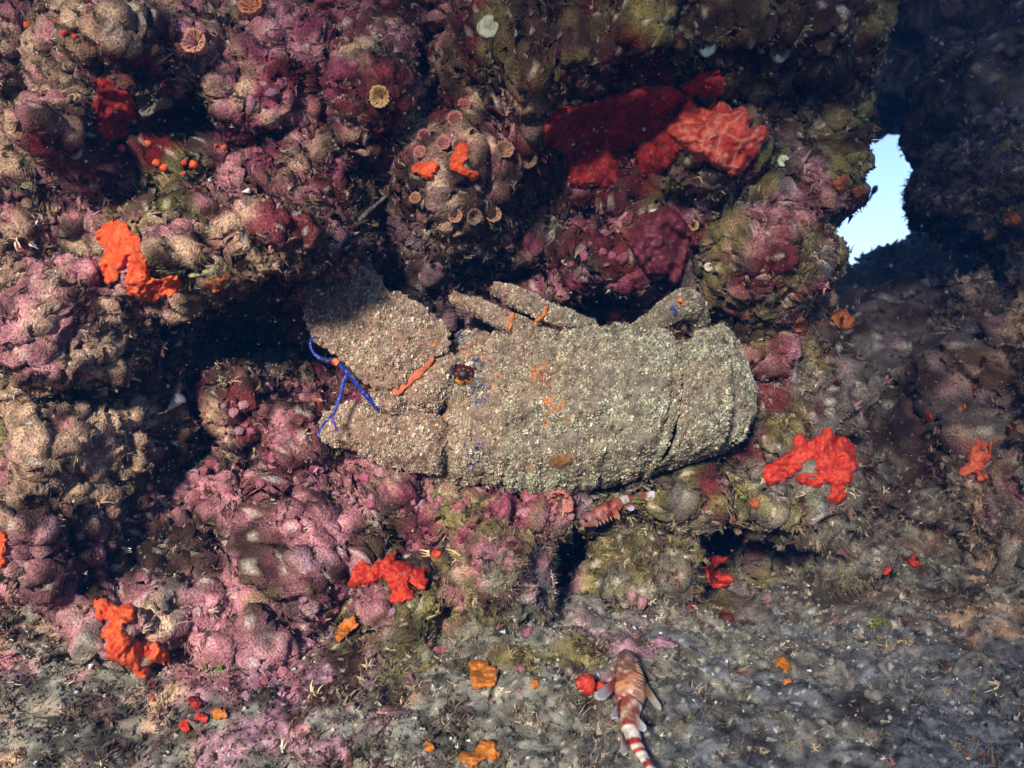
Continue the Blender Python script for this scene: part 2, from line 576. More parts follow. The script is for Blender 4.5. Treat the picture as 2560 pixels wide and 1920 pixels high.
# ------------------------------------------------------------------ loose rocks and the far side of the passage
def rock_mesh(name, c, r, seed, sub=6, rough=1.0, tint_=None):
    V, F = ico(sub)
    c = np.asarray(c, float)
    r = np.asarray(r, float)
    s = r.mean()
    q = V * r
    w = V * (1 + 0.28 * rough * fbm(V + seed, 1.3, 3, 0.5, seed=seed))[:, None]
    p = w * r
    g = p + c
    n = V / r
    n /= np.linalg.norm(n, axis=1, keepdims=True)
    a = 0.010 * fbm(g, 26, 3, 0.55, seed=51) + 0.004 * np.abs(fbm(g, 75, 2, seed=52)) + 0.0022 * fbm(g, 170, 2, 0.6, seed=53)
    gw = g + np.stack([fbm(g, 70, 2, .6, seed=81), fbm(g, 70, 2, .6, seed=82), fbm(g, 70, 2, .6, seed=83)], -1) * .006
    p = p + n * (a * rough + 0.005 * lumps3(gw, .026, 54) + .006 * (1 - np.abs(fbm(g, 40, 3, .6, seed=57)) * 1.5) + .0035 * lumps3(g, .010, 55))[:, None]
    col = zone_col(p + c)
    if tint_ is not None:
        col = col * np.asarray(tint_)
    me = make_mesh(name, p, F, col=col)
    return me


def rock(px, py, y, rx, ry, rd, seed, sub=6, label=None, name='reef_rock', rough=1.0, tint_=None):
    c = P(px, py, y)
    me = rock_mesh(name, c, (rx * K * y, rd, ry * K * y), seed, sub, rough, tint_)
    if label:
        o = add(name, me, M_ROCK, label=label, cat='rock', loc=c)
    else:
        o = add(name, me, M_ROCK, kind='structure', loc=c)
    V = np.zeros(len(me.vertices) * 3, np.float32)
    me.vertices.foreach_get('co', V)
    STRUCT.append((V.reshape(-1, 3) + c, vnormals(me).astype(float), 1.0))
    return o


ROCKS = [
    (1560, 1540, .70, 190, 78, .05, 3, 'rounded rock with mauve crust in front of the small black cave'),
    (1800, 1550, .74, 150, 60, .05, 4, 'silt covered rock under the wide black cave on the right'),
    (1370, 1600, .66, 190, 80, .05, 15, 'low silty rock left of the red ball sponges'),
    (2030, 1210, .71, 150, 110, .05, 5, 'mossy rock carrying the large red sponge right of the lobster'),
    (1960, 1000, .72, 150, 120, .06, 6, 'shaggy grey rock just behind the lobster tail'),
    (2170, 900, .98, 200, 130, .10, 7, 'dark bluish rock in the gully behind the lobster'),
    (2250, 1120, .92, 200, 160, .10, 8, 'dark fuzzy rock with the yellow green alga'),
    (2150, 1490, .82, 160, 62, .06, 9, 'flat furry boulder lying on the silt at the right'),
    (2340, 1410, .84, 150, 90, .08, 10, 'lumpy rock at the foot of the right hand rock face'),
    (2480, 1560, .80, 140, 70, .06, 11, 'half buried rock at the right edge of the silt'),
    (1615, 1420, .69, 115, 120, .05, 13, 'mossy rock pillar between the two black hollows under the lobster'),
    (2110, 1370, .76, 105, 120, .06, 14, 'rough rock closing the wide black hollow on its right side'),
    (1240, 1430, .63, 90, 120, .05, 16, 'brown tufted rock left of the small black hollow'),
    (2010, 1380, .86, 170, 80, .05, 12, 'shadowed rock forming the roof of the wide black cave'),
]
for (px, py, y, rx, ry, rd, sd, lb) in ROCKS:
    rock(px, py, y, rx, ry, rd, sd, 5, lb)
# bigger masses of the passage
rock(2740, 1080, .74, 270, 520, .16, 21, 6, name='reef_rock', rough=1.6)
rock(2500, 880, .86, 130, 170, .07, 26, 6, name='reef_rock', rough=1.5)
rock(2480, 1250, .80, 120, 150, .06, 27, 6, name='reef_rock', rough=1.5)
rock(2530, 470, .92, 180, 140, .12, 22, 6, name='reef_rock')
rock(2700, 250, 1.05, 330, 300, .15, 23, 6, name='reef_rock')
rock(2500, 880, 1.05, 240, 190, .12, 24, 5, name='reef_rock')


def build_far_rock():
    poly = np.array([(2000, 330), (2178, 352), (2218, 335), (2254, 327), (2262, 345), (2282, 370), (2288, 400), (2300, 426),
                     (2294, 458), (2280, 495), (2270, 512), (2230, 534), (2205, 552), (2190, 566), (2174, 598), (2154, 636),
                     (2100, 630), (2000, 640)], float)
    poly[:, 0] += np.where(poly[:, 0] > 2180, 92, 20)
    poly[:, 1] += np.where(poly[:, 1] > 480, 22, np.where(poly[:, 1] < 360, -26, 0))
    y0 = 1.42
    gx = np.arange(1750, 3050, 4.5)
    gy = np.concatenate([np.arange(-700, 150, 14), np.arange(150, 900, 4.5), np.arange(900, 1500, 14)])
    A, B = np.meshgrid(gx, gy, indexing='ij')
    q = np.stack([A, B], -1).reshape(-1, 2)
    pw = P(q[:, 0], q[:, 1], y0)
    qw = q + np.stack([fbm(pw, 18, 3, seed=61), fbm(pw, 18, 3, seed=62)], -1) * 10 + np.stack([fbm(pw, 90, 2, seed=63), fbm(pw, 90, 2, seed=64)], -1) * 4
    dmin = np.full(len(q), 1e9)
    inside = np.zeros(len(q), bool)
    for i in range(len(poly)):
        a, b = poly[i], poly[(i + 1) % len(poly)]
        ab = b - a
        t = np.clip(((qw - a) @ ab) / (ab @ ab), 0, 1)
        dmin = np.minimum(dmin, np.linalg.norm(qw - a - t[:, None] * ab, axis=1))
        cr = ((a[1] > qw[:, 1]) != (b[1] > qw[:, 1])) & (qw[:, 0] < (b[0] - a[0]) * (qw[:, 1] - a[1]) / (b[1] - a[1] + 1e-9) + a[0])
        inside ^= cr
    y = y0 + 0.45 * np.exp(-dmin / 26) - 0.25 * smooth(80, 500, dmin)
    p3 = P(q[:, 0], q[:, 1], y0)
    p3[:, 1] = y
    p3[:, 0] *= (y / y0) ** 0.78
    p3[:, 2] *= (y / y0) ** 0.78
    p3[:, 1] += 0.05 * fbm(p3, 7, 3, seed=65) + 0.012 * fbm(p3, 40, 2, seed=66)
    p3[:, 0] += 0.01 * fbm(p3, 30, 2, seed=67)
    p3[:, 2] += 0.01 * fbm(p3, 30, 2, seed=68)
    F = grid_faces(len(gx), len(gy))[:, ::-1]
    F = F[~inside[F].all(1)]
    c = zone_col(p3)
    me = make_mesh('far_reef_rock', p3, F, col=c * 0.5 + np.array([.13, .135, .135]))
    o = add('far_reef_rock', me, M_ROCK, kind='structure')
    m = ~inside
    STRUCT.append((p3[m], vnormals(me).astype(float)[m], 0.35))


build_far_rock()


def build_light_shell():
    # added unseen shell: blocks sky light, admits the sun through a shaped opening
    d = np.array(SUN_DIR)
    e1 = np.cross(d, (0, 0, 1))
    e1 /= np.linalg.norm(e1)
    e2 = np.cross(e1, d)
    mouth = np.array([(-.95, .42), (-.45, .40), (-.25, .355), (-.10, .315), (.02, .305), (.07, .31), (.15, .28), (.13, .16), (.08, .04), (-.02, -.06), (-.12, -.14), (-.25, -.25), (-.95, -.40)])  # opening outlined to set which parts of the reef the sun reaches
    mouth += np.array([.075, -.02])
    c = np.array([-.20, .13])
    nb = 120
    b_ = resample(mouth, nb)
    b_ += (fbm(np.c_[b_ * 3, b_[:, :1]], 2.5, 2, seed=75) * .02)[:, None]
    dirs = (b_ - c) / np.linalg.norm(b_ - c, axis=1, keepdims=True)
    rows = []
    for s_, f, R in ((-2.0, 0, 0), (-1.99, .06, 1.2), (-1.97, .3, 1.2), (-1.9, .7, 1.2), (-1.75, 1, 1.2), (-1.4, 1, 1.25), (-1, 1, 1.3), (-.6, 1, 1.3), (-.2, 1, 1.3), (.2, 1, 1.3), (.6, 1, 1.25), (.95, 1, 1.2)):
        q = b_ * (1 - f) + (c + dirs * R) * f
        rows.append(q[:, :1] * e1 + q[:, 1:] * e2 + s_ * d)
    V = np.stack(rows, 1).reshape(-1, 3)
    V += np.stack([fbm(V, 2.5, 3, seed=71), fbm(V, 2.5, 3, seed=72), fbm(V, 2.5, 3, seed=73)], -1) * .06 * np.tile([0] + [1] * 11, nb)[:, None]
    F = grid_faces(nb, len(rows), wrap=True)
    fc = V[F].mean(1)
    fa, fs = (fc @ e1) - c[0], fc @ d
    F = F[~((fa > .40) & (fs > -.9) & (fc[:, 2] > .10))]  # right side of the added shell cut away for blue fill light
    fa, fs, fc = (V[F].mean(1) @ e1), V[F].mean(1) @ d, V[F].mean(1)
    F = F[~((fc[:, 1] > .62) & (fc[:, 2] > .25))]          # shell cut open here to let blue skylight into the passage
    me = make_mesh('light_blocking_shell', V, F, col=np.array([.27, .24, .21]))
    add('light_blocking_shell', me, M_ROCK, kind='structure')


build_light_shell()

# ------------------------------------------------------------------ picture-space depth lookup, used only to seat growth on the rock
CELL = 8
ZB = np.full((2560 // CELL + 1, 1920 // CELL + 1), 9.0)
ZN = np.zeros(ZB.shape + (3,))
for (pv, nv, _) in STRUCT:
    ok = pv[:, 1] > 0.2
    a, b = PX(pv[ok])
    ia, ib = (a // CELL).astype(int), (b // CELL).astype(int)
    inn = (ia >= 0) & (ia < ZB.shape[0]) & (ib >= 0) & (ib < ZB.shape[1])
    ia, ib, yy, nn = ia[inn], ib[inn], pv[ok][inn][:, 1], nv[ok][inn]
    order = np.argsort(-yy)
    ia, ib, yy, nn = ia[order], ib[order], yy[order], nn[order]
    better = yy < ZB[ia, ib]
    ZB[ia[better], ib[better]] = yy[better]
    ZN[ia[better], ib[better]] = nn[better]


for _ in range(3):
    q_ = np.pad(ZB, 1, mode='edge')
    st_ = np.stack([q_[i:i + ZB.shape[0], j:j + ZB.shape[1]] for i in range(3) for j in range(3)])
    okc = (st_ < 5).sum(0)
    md_ = np.nanmedian(np.where(st_ < 5, st_, np.nan), 0) if True else None
    ZB = np.where((ZB > 5) & (okc >= 4), md_, ZB)


def seat(px, py, rad=1):
    i, j = int(np.clip(px, 0, 2559) // CELL), int(np.clip(py, 0, 1919) // CELL)
    w = ZB[max(i - rad, 0):i + rad + 1, max(j - rad, 0):j + rad + 1]
    n = ZN[max(i - rad - 1, 0):i + rad + 2, max(j - rad - 1, 0):j + rad + 2].reshape(-1, 3).sum(0)
    n = n + 1e-6
    if n[1] > 0:
        n = -n
    n = n / np.linalg.norm(n)
    return float(np.median(w)), n


# ------------------------------------------------------------------ scattering of tiny growth (turf, bristles, grains)
def blade_mesh(name, nb, spread, width, curl, seed, mat, seg=2):
    r = random.Random(seed)
    V, F = [], []
    for b in range(nb):
        az = r.uniform(0, 6.283)
        lean = r.uniform(0.05, spread)
        L = r.uniform(0.55, 1.0)
        wd = width * r.uniform(0.6, 1.2)
        base = np.array([r.uniform(-.18, .18), r.uniform(-.18, .18), -0.08])
        side = np.array([-math.sin(az + r.uniform(-1, 1)), math.cos(az), 0.0])
        c = r.uniform(-curl, curl)
        k0 = len(V)
        p = base.copy()
        a = lean
        for s in range(seg + 1):
            w = wd * (1 - s / (seg + 0.6))
            V += [p - side * w, p + side * w]
            p = p + np.array([math.cos(az) * math.sin(a), math.sin(az) * math.sin(a), math.cos(a)]) * L / seg
            a += c + r.uniform(-.3, .3)
        for s in range(seg):
            q = k0 + 2 * s
            F.append((q, q + 1, q + 3, q + 2))
    me = make_mesh(name, np.array(V), np.array(F), smooth_shade=False)
    me.materials.append(mat)
    return bpy.data.objects.new(name, me)


def grain_mesh(name, n, seed, mat, spread=0.5, tall=1.0):
    r = np.random.default_rng(seed)
    V, F = [], []
    v0, f0 = ico(1)
    for k in range(n):
        s = r.uniform(.28, .5)
        v = v0 * (s * r.uniform(.6, 1.3, (len(v0), 1))) * np.array([1, 1, tall]) + np.append(r.uniform(-spread, spread, 2), r.uniform(0, .5 * tall))
        F.append(f0 + sum(len(x) for x in V))
        V.append(v)
    me = make_mesh(name, np.concatenate(V), np.concatenate(F), smooth_shade=True)
    me.materials.append(mat)
    return bpy.data.objects.new(name, me)


def source(name, objs):
    c = bpy.data.collections.new(name)
    for o in objs:
        c.objects.link(o)
    return c


SRC_TURF = source('turf_source', [blade_mesh('turf_tuft', 7, 1.0, .085, .9, 100 + i, M_TURF, 3) for i in range(8)])
SRC_LONG = source('filament_source', [blade_mesh('filament_tuft', 12, 0.55, .022, .35, 200 + i, M_TURF, 4) for i in range(6)])
SRC_FROND = source('frond_source', [blade_mesh('frond_clump', 11, .9, .16, .6, 250 + i, M_TURF, 3) for i in range(6)])
SRC_GRAIN = source('grain_source', [grain_mesh('grain', 3, 300 + i, M_TURF) for i in range(5)])
SRC_FUZZ = source('fuzz_source', [blade_mesh('bristle_tuft', 8, 1.25, .17, 1.1, 400 + i, M_TURF, 3) for i in range(8)]
                  + [grain_mesh('bristle_grain', 4, 450 + i, M_TURF, 0.7, 1.3) for i in range(1)])


def gn_group(name, coll):
    g = bpy.data.node_groups.new(name, 'GeometryNodeTree')
    g.interface.new_socket('Geometry', in_out='INPUT', socket_type='NodeSocketGeometry')
    g.interface.new_socket('Geometry', in_out='OUTPUT', socket_type='NodeSocketGeometry')
    N, L = g.nodes, g.links
    gi, go = N.new('NodeGroupInput'), N.new('NodeGroupOutput')
    ci = N.new('GeometryNodeCollectionInfo')
    ci.inputs['Collection'].default_value = coll
    ci.inputs['Separate Children'].default_value = True
    ci.inputs['Reset Children'].default_value = True
    ip = N.new('GeometryNodeInstanceOnPoints')
    ip.inputs['Pick Instance'].default_value = True

    def na(nm, dt):
        n = N.new('GeometryNodeInputNamedAttribute')
        n.data_type = dt
        n.inputs['Name'].default_value = nm
        return n.outputs['Attribute']
    L.new(gi.outputs[0], ip.inputs['Points'])
    L.new(ci.outputs[0], ip.inputs['Instance'])
    L.new(na('vid', 'INT'), ip.inputs['Instance Index'])
    L.new(na('rot', 'FLOAT_VECTOR'), ip.inputs['Rotation'])
    L.new(na('scl', 'FLOAT'), ip.inputs['Scale'])
    L.new(ip.outputs[0], go.inputs[0])
    return g


GN = {}


def scatter(name, pts, nrm, scl, col, coll, parent=None, jitter=0.45, droop=0.0, **kw):
    n = len(pts)
    d = nrm + rng.normal(0, jitter, (n, 3)) + np.array([0, 0, -droop])
    d /= np.linalg.norm(d, axis=1, keepdims=True)
    rot = np.stack([np.zeros(n), np.arccos(np.clip(d[:, 2], -1, 1)), np.arctan2(d[:, 1], d[:, 0])], -1)
    me = bpy.data.meshes.new(name)
    me.vertices.add(n)
    me.vertices.foreach_set('co', np.ascontiguousarray(pts, np.float32).ravel())
    set_col(me, col)
    for nm, dt, arr, key in (('rot', 'FLOAT_VECTOR', rot, 'vector'), ('scl', 'FLOAT', scl, 'value'),
                             ('vid', 'INT', rng.integers(0, 1000, n), 'value')):
        a = me.attributes.new(nm, dt, 'POINT')
        a.data.foreach_set(key, np.ascontiguousarray(arr, np.int32 if dt == 'INT' else np.float32).ravel())
    o = add(name, me, None, parent, kind='stuff', **kw)
    if coll.name not in GN:
        GN[coll.name] = gn_group('scatter_' + coll.name, coll)
    md = o.modifiers.new('scatter', 'NODES')
    md.node_group = GN[coll.name]
    return o


def sample_mesh(me, n):
    V = np.zeros(len(me.vertices) * 3, np.float32)
    me.vertices.foreach_get('co', V)
    V = V.reshape(-1, 3).astype(float)
    me.calc_loop_triangles()
    T = np.zeros(len(me.loop_triangles) * 3, np.int32)
    me.loop_triangles.foreach_get('vertices', T)
    T = T.reshape(-1, 3)
    a, b, c = V[T[:, 0]], V[T[:, 1]], V[T[:, 2]]
    cr = np.cross(b - a, c - a)
    ar = np.linalg.norm(cr, axis=1)
    k = rng.choice(len(T), n, p=ar / ar.sum())
    u, v = rng.random(n), rng.random(n)
    m = u + v > 1
    u[m], v[m] = 1 - u[m], 1 - v[m]
    return a[k] + (b - a)[k] * u[:, None] + (c - a)[k] * v[:, None], cr[k] / (ar[k][:, None] + 1e-12)


# ------------------------------------------------------------------ generic shapes
def shell_plate(poly, c, yf, dome, thick, nb=140, nr=30, power=2.4, teeth=0.0, seed=0):
    """domed plate with a rim and a back, outline given in photograph pixels, in world coordinates"""
    b = resample(poly, nb)
    c = np.asarray(c, float)
    if teeth:
        t = np.arange(nb)
        o = (b - c) / np.linalg.norm(b - c, axis=1, keepdims=True)
        b = b + o * (teeth * (np.sin(t * 2 * np.pi / 7.0 + 2 * np.sin(t * .37)) + 0.6 * np.sin(t * 1.7 + seed)))[:, None]
    rows = []
    for r in np.linspace(0, 1, nr) ** 0.8:
        q = c + (b - c) * r
        rows.append(P(q[:, 0], q[:, 1], yf(q[:, 0], q[:, 1]) - dome * (1 - r ** power)))
    for r, dy in ((1.0, .5), (.97, .85), (.85, 1.0), (.4, 1.0), (0.0, 1.0)):
        q = c + (b - c) * r
        rows.append(P(q[:, 0], q[:, 1], yf(q[:, 0], q[:, 1]) + thick * dy))
    V = np.stack(rows, 1)
    return V.reshape(-1, 3), grid_faces(nb, len(rows), wrap=True)


def tube(pts, rad, ns=12, caps=True):
    pts = np.asarray(pts, float)
    rad = np.asarray(rad, float) * np.ones(len(pts))
    t = np.gradient(pts, axis=0)
    t /= np.linalg.norm(t, axis=1, keepdims=True) + 1e-12
    up = np.array([0.13, -1, 0.31])
    V = []
    for p, d, r in zip(pts, t, rad):
        u = np.cross(d, up)
        u /= np.linalg.norm(u)
        v = np.cross(d, u)
        a = np.linspace(0, 2 * np.pi, ns, endpoint=False)
        V.append(p + r * (np.cos(a)[:, None] * u + np.sin(a)[:, None] * v))
    V = np.array(V)
    if caps:
        V = np.concatenate([np.repeat(pts[None, :1], ns, 1), V, np.repeat(pts[None, -1:], ns, 1)], 0)
    n = len(V)
    F = grid_faces(ns, n, wrap=True)
    V = V.transpose(1, 0, 2).reshape(-1, 3)
    return V, F


def spline(pts, n):
    return resample(pts, n, closed=False)


def local(V, root_loc):
    return V - np.asarray(root_loc)


def simple_mat(name, c, rough=0.5, spec=0.4, c2=None, scale=300, veins=None, bump=0.3, emit=None):
    m = bpy.data.materials.new(name)
    m.use_nodes = True
    n, l = m.node_tree.nodes, m.node_tree.links
    b = n['Principled BSDF']
    b.inputs['Roughness'].default_value = rough + .2
    b.inputs['Specular IOR Level'].default_value = spec * .5
    tc = n.new('ShaderNodeTexCoord')
    nz = n.new('ShaderNodeTexNoise')
    nz.inputs['Scale'].default_value = scale
    nz.inputs['Detail'].default_value = 4
    l.new(tc.outputs['Object'], nz.inputs['Vector'])
    rp = n.new('ShaderNodeValToRGB')
    rp.color_ramp.elements[0].position = 0.35
    rp.color_ramp.elements[0].color = (*(c2 or [v * 0.55 for v in c]), 1)
    rp.color_ramp.elements[1].position = 0.62
    rp.color_ramp.elements[1].color = (*c, 1)
    l.new(nz.outputs['Fac'], rp.inputs[0])
    src = rp.outputs[0]
    hsrc = nz.outputs['Fac']
    po = n.new('ShaderNodeTexVoronoi')                      # pores
    po.inputs['Scale'].default_value = 420
    l.new(tc.outputs['Object'], po.inputs['Vector'])
    pr = n.new('ShaderNodeMapRange')
    pr.inputs['From Min'].default_value = 0.05
    pr.inputs['From Max'].default_value = 0.30
    pr.inputs['To Min'].default_value = 0.35
    pr.inputs['To Max'].default_value = 1.0
    l.new(po.outputs['Distance'], pr.inputs['Value'])
    pm = n.new('ShaderNodeVectorMath')
    pm.operation = 'SCALE'
    l.new(src, pm.inputs[0])
    l.new(pr.outputs[0], pm.inputs['Scale'])
    n2 = n.new('ShaderNodeTexNoise')                        # silt caught on the skin
    n2.inputs['Scale'].default_value = 330
    n2.inputs['Detail'].default_value = 5
    n2.inputs['Roughness'].default_value = 0.75
    l.new(tc.outputs['Object'], n2.inputs['Vector'])
    sr = n.new('ShaderNodeMapRange')
    sr.inputs['From Min'].default_value = 0.53
    sr.inputs['From Max'].default_value = 0.70
    sr.inputs['To Max'].default_value = 0.7
    l.new(n2.outputs['Fac'], sr.inputs['Value'])
    sx = n.new('ShaderNodeMix')
    sx.data_type = 'RGBA'
    l.new(sr.outputs[0], sx.inputs['Factor'])
    l.new(pm.outputs[0], sx.inputs['A'])
    sx.inputs['B'].default_value = (.26, .20, .15, 1)
    src = sx.outputs['Result']
    if veins:
        vo = n.new('ShaderNodeTexVoronoi')
        vo.feature = 'DISTANCE_TO_EDGE'
        vo.inputs['Scale'].default_value = veins[1]
        wv = n.new('ShaderNodeVectorMath')
        wv.operation = 'MULTIPLY_ADD'
        wv.inputs[1].default_value = (.008, .008, .008)
        l.new(nz.outputs['Color'], wv.inputs[0])
        l.new(tc.outputs['Object'], wv.inputs[2])
        l.new(wv.outputs[0], vo.inputs['Vector'])
        r2 = n.new('ShaderNodeMapRange')
        r2.inputs['From Max'].default_value = 0.10
        r2.inputs['To Min'].default_value = 0.75
        r2.inputs['To Max'].default_value = 0.0
        l.new(vo.outputs['Distance'], r2.inputs['Value'])
        mx = n.new('ShaderNodeMix')
        mx.data_type = 'RGBA'
        l.new(r2.outputs[0], mx.inputs['Factor'])
        l.new(src, mx.inputs['A'])
        mx.inputs['B'].default_value = (*veins[0], 1)
        src = mx.outputs['Result']
        hsrc = r2.outputs[0]
    bp = n.new('ShaderNodeBump')
    bp.inputs['Strength'].default_value = bump
    bp.inputs['Distance'].default_value = 0.001
    l.new(hsrc, bp.inputs['Height'])
    l.new(bp.outputs[0], b.inputs['Normal'])
    l.new(src, b.inputs['Base Color'])
    return m


# ------------------------------------------------------------------ the slipper lobster
LY = 0.642        # distance of the margin of its back shield
LOC = P(1400, 1010, LY)
lob = empty('slipper_lobster', LOC,
            'big slipper lobster covered in grey green fuzz, clinging to the reef wall', 'lobster')


def lob_col(p):
    px, py = PX(p)
    t = smooth(1000, 1500, px + 0.5 * (py - 1000) + 60 * fbm(p, 40, 2, seed=501))
    head = np.array([.25, .155, .10])
    rear = np.array([.18, .15, .105])
    c = head * (1 - t)[:, None] + rear * t[:, None]
    n = fbm(p, 190, 3, 0.6, seed=502)
    c = c * (1 + 0.5 * n)[:, None]
    org = 0
    for (ax, ay, rr, am) in ((1185, 890, 48, 1), (1235, 960, 34, .8), (1350, 945, 46, 1), (1385, 1010, 44, 1), (1370, 1050, 34, .7),
                             (1230, 1120, 60, .6), (1085, 1030, 45, .6), (980, 830, 60, .35), (1060, 850, 60, .5), (1330, 1180, 40, .6),
                             (1420, 1150, 30, .6), (900, 820, 60, .4), (1100, 1080, 50, .6)):
        org = np.maximum(org, am * np.exp(-((px - ax) ** 2 + (py - ay) ** 2) / (2 * (rr * .75) ** 2)))
    k = (org * 0.8 + 0.5 * vnoise(p, 620, 503) + 0.35 * vnoise(p, 300, 504)) > 0.80
    c[k] = np.array([.62, .22, .06]) * (1 + 0.35 * vnoise(p[k], 900, 505))[:, None]
    de_ = np.hypot(px - 1160, py - 938)
    c = np.where((de_ < 40)[:, None], np.array([.085, .075, .08]) * (1 + .5 * n)[:, None], c)
    blu = 0
    for (ax, ay, rr) in ((1160, 835, 40), (1195, 905, 30), (1200, 985, 40), (1190, 1140, 55), (780, 830, 26), (1085, 790, 30), (930, 1010, 30)):
        blu = np.maximum(blu, np.exp(-((px - ax) ** 2 + (py - ay) ** 2) / (2 * (rr * .8) ** 2)))
    k = (blu + 0.45 * vnoise(p, 520, 506)) > 0.85
    c[k] = np.array([.06, .07, .15])
    return np.clip(c, .01, .9)


def lob_relief(V, amt=1.0):
    n = fbm(V, 240, 2, 0.6, seed=511) * 0.0010 + np.maximum(0, fbm(V, 110, 2, seed=512)) * 0.0016
    V = V.copy()
    V[:, 1] -= n * amt
    return V


LOBMESH = []


def lob_part(name, V, F, dens=1.0, relief=1.0, parent=None, col=None, mat=None, label=None):
    V = lob_relief(V, relief) if relief else V
    c = lob_col(V) if col is None else col
    me = make_mesh(name, local(V, LOC), F, col=c)
    o = add(name, me, mat or M_SHELL, parent or lob)
    if label:
        o['label'] = label
    if dens:
        LOBMESH.append((me, dens))
    return o


def curve(pts, s):
    p = np.asarray(pts, float)
    d = np.concatenate([[0], np.cumsum(np.linalg.norm(np.diff(p, axis=0), axis=1))])
    d /= d[-1]
    return np.stack([np.interp(s, d, p[:, k]) for k in range(2)], -1)


# back shield
ns, nt = 170, 130
S = np.linspace(0, 1, ns)
T = np.linspace(-1, 1, nt)
top = curve([(1143, 826), (1200, 829), (1281, 831), (1357, 827), (1465, 816), (1574, 808), (1640, 808), (1675, 826), (1692, 858)], S)
bot = curve([(1082, 1200), (1100, 1216), (1140, 1220), (1221, 1214), (1275, 1225), (1330, 1239), (1411, 1239), (1492, 1223), (1574, 1204), (1628, 1190)], S)
top[:, 1] += 3 * np.sin(S * 60) + 3 * np.sin(S * 143)
bot[:, 1] += 3 * np.sin(S * 71 + 1) + 2 * np.sin(S * 131)
w01 = (T + 1) / 2
PXg = top[:, None, 0] * (1 - w01) + bot[:, None, 0] * w01 + 36 * (1 - T ** 2) * (S[:, None] ** 5) - 10 * (1 - T ** 2) * (1 - S[:, None]) ** 4
PXg = PXg + (7 * np.sin(T * 11) + 5 * np.sin(T * 23 + 1)) * (1 - S[:, None]) ** 8
PYg = top[:, None, 1] * (1 - w01) + bot[:, None, 1] * w01
prof = np.clip(1 - np.abs(T + 0.02) ** 3.0, 0, 1) ** 0.6 * (1 - .10 * T ** 2)
hS = np.interp(S, [0, .04, .12, .3, .6, .9, .97, 1], [.024, .032, .038, .044, .049, .050, .049, .044])
H = hS[:, None] * prof[None]
TT, SS = np.meshgrid(T, S)
for t0, am, wd in ((0.0, .0045, .10), (-0.52, .004, .10), (0.50, .004, .10)):
    H = H + am * np.exp(-((TT - t0) / wd) ** 2) * smooth(0.05, .2, SS) * smooth(1, .9, SS) * (0.6 + 0.5 * np.sin(SS * 23 + t0 * 9))
H = H - .003 * np.exp(-((SS - (.44 + .10 * TT ** 2)) / .03) ** 2) * prof          # cervical groove
H = H - .008 * np.exp(-((PXg - (PXg[-1:] - 22)) / 5.5) ** 2) * prof                   # groove before the hind rim
de = np.hypot(PXg - 1160, PYg - 936)
H = H + .006 * np.exp(-((de - 36) / 13) ** 2) - .008 * np.exp(-(de / 22) ** 2)         # eye socket
H = H + .005 * np.exp(-((PXg - 1345) ** 2 + (PYg - 945) ** 2) / 900) + .004 * np.exp(-((PXg - 1385) ** 2 + (PYg - 1015) ** 2) / 900)
rows = [P(PXg[0] + 6, PYg[0], LY + 0.012 + 0 * T)] + [P(PXg[i], PYg[i], LY - H[i]) for i in range(ns)]
rows.append(P(PXg[-1] - 8, PYg[-1], LY - H[-1] + .006))
rows.append(P(PXg[-1] - 30, PYg[-1], LY + .01 + 0 * T))
lob_part('carapace', np.array(rows).reshape(-1, 3), grid_faces(len(rows), nt), 1.0)


def band(L, R, hl, hr, nS=34, nT=110, lip=.003, prow=2.6):
    s = np.linspace(0, 1, nS)
    w = np.linspace(0, 1, nT)
    Lc, Rc = curve(L, w), curve(R, w)
    T_ = 2 * w - 1
    pf = np.clip(1 - np.abs(T_) ** prow, 0, 1) ** 0.6
    rows = []
    for q in s:
        c = Lc * (1 - q) + Rc * q
        h = hl * (1 - q) + hr * q + lip * np.sin(q * np.pi) + lip * 0.8 * np.exp(-((q - .93) / .05) ** 2)
        rows.append(P(c[:, 0], c[:, 1], LY + .002 - h * pf))
    h = hr * pf
    rows.append(P(Rc[:, 0] + 1, Rc[:, 1], LY + .002 - h + .012))
    return np.array(rows).reshape(-1, 3), grid_faces(len(rows), nT)


V, F = band([(1676, 856), (1682, 960), (1694, 1031), (1692, 1080), (1672, 1135), (1628, 1185)],
            [(1738, 846), (1734, 930), (1734, 1000), (1728, 1070), (1705, 1130), (1672, 1170)], .042, .041, lip=.001)
lob_part('abdomen_segment', V, F, 1.0)
V, F = band([(1736, 826), (1730, 900), (1730, 990), (1724, 1060), (1705, 1120), (1672, 1176)],
            [(1806, 812), (1822, 890), (1830, 980), (1828, 1040), (1812, 1100), (1784, 1138)], .054, .047, lip=.005)
lob_part('abdomen_segment', V, F, 1.0)
V, F = band([(1800, 810), (1818, 890), (1825, 980), (1822, 1040), (1806, 1100), (1778, 1140)],
            [(1822, 822), (1862, 890), (1889, 970), (1886, 1030), (1860, 1095), (1796, 1136)], .028, .010, lip=.008)
lob_part('abdomen_segment', V, F, 1.0)
V, F = band([(1815, 826), (1850, 890), (1876, 970), (1874, 1030), (1850, 1090), (1790, 1130)],
            [(1826, 850), (1850, 900), (1862, 970), (1860, 1020), (1845, 1070), (1800, 1110)], .014, -.03, lip=.006)
lob_part('abdomen_segment', V, F, .6)


# flat second antennae: plates, base segments
def yplane(c0, y0, gx, gy):
    return lambda x, y: y0 + gx * (x - c0[0]) + gy * (y - c0[1])


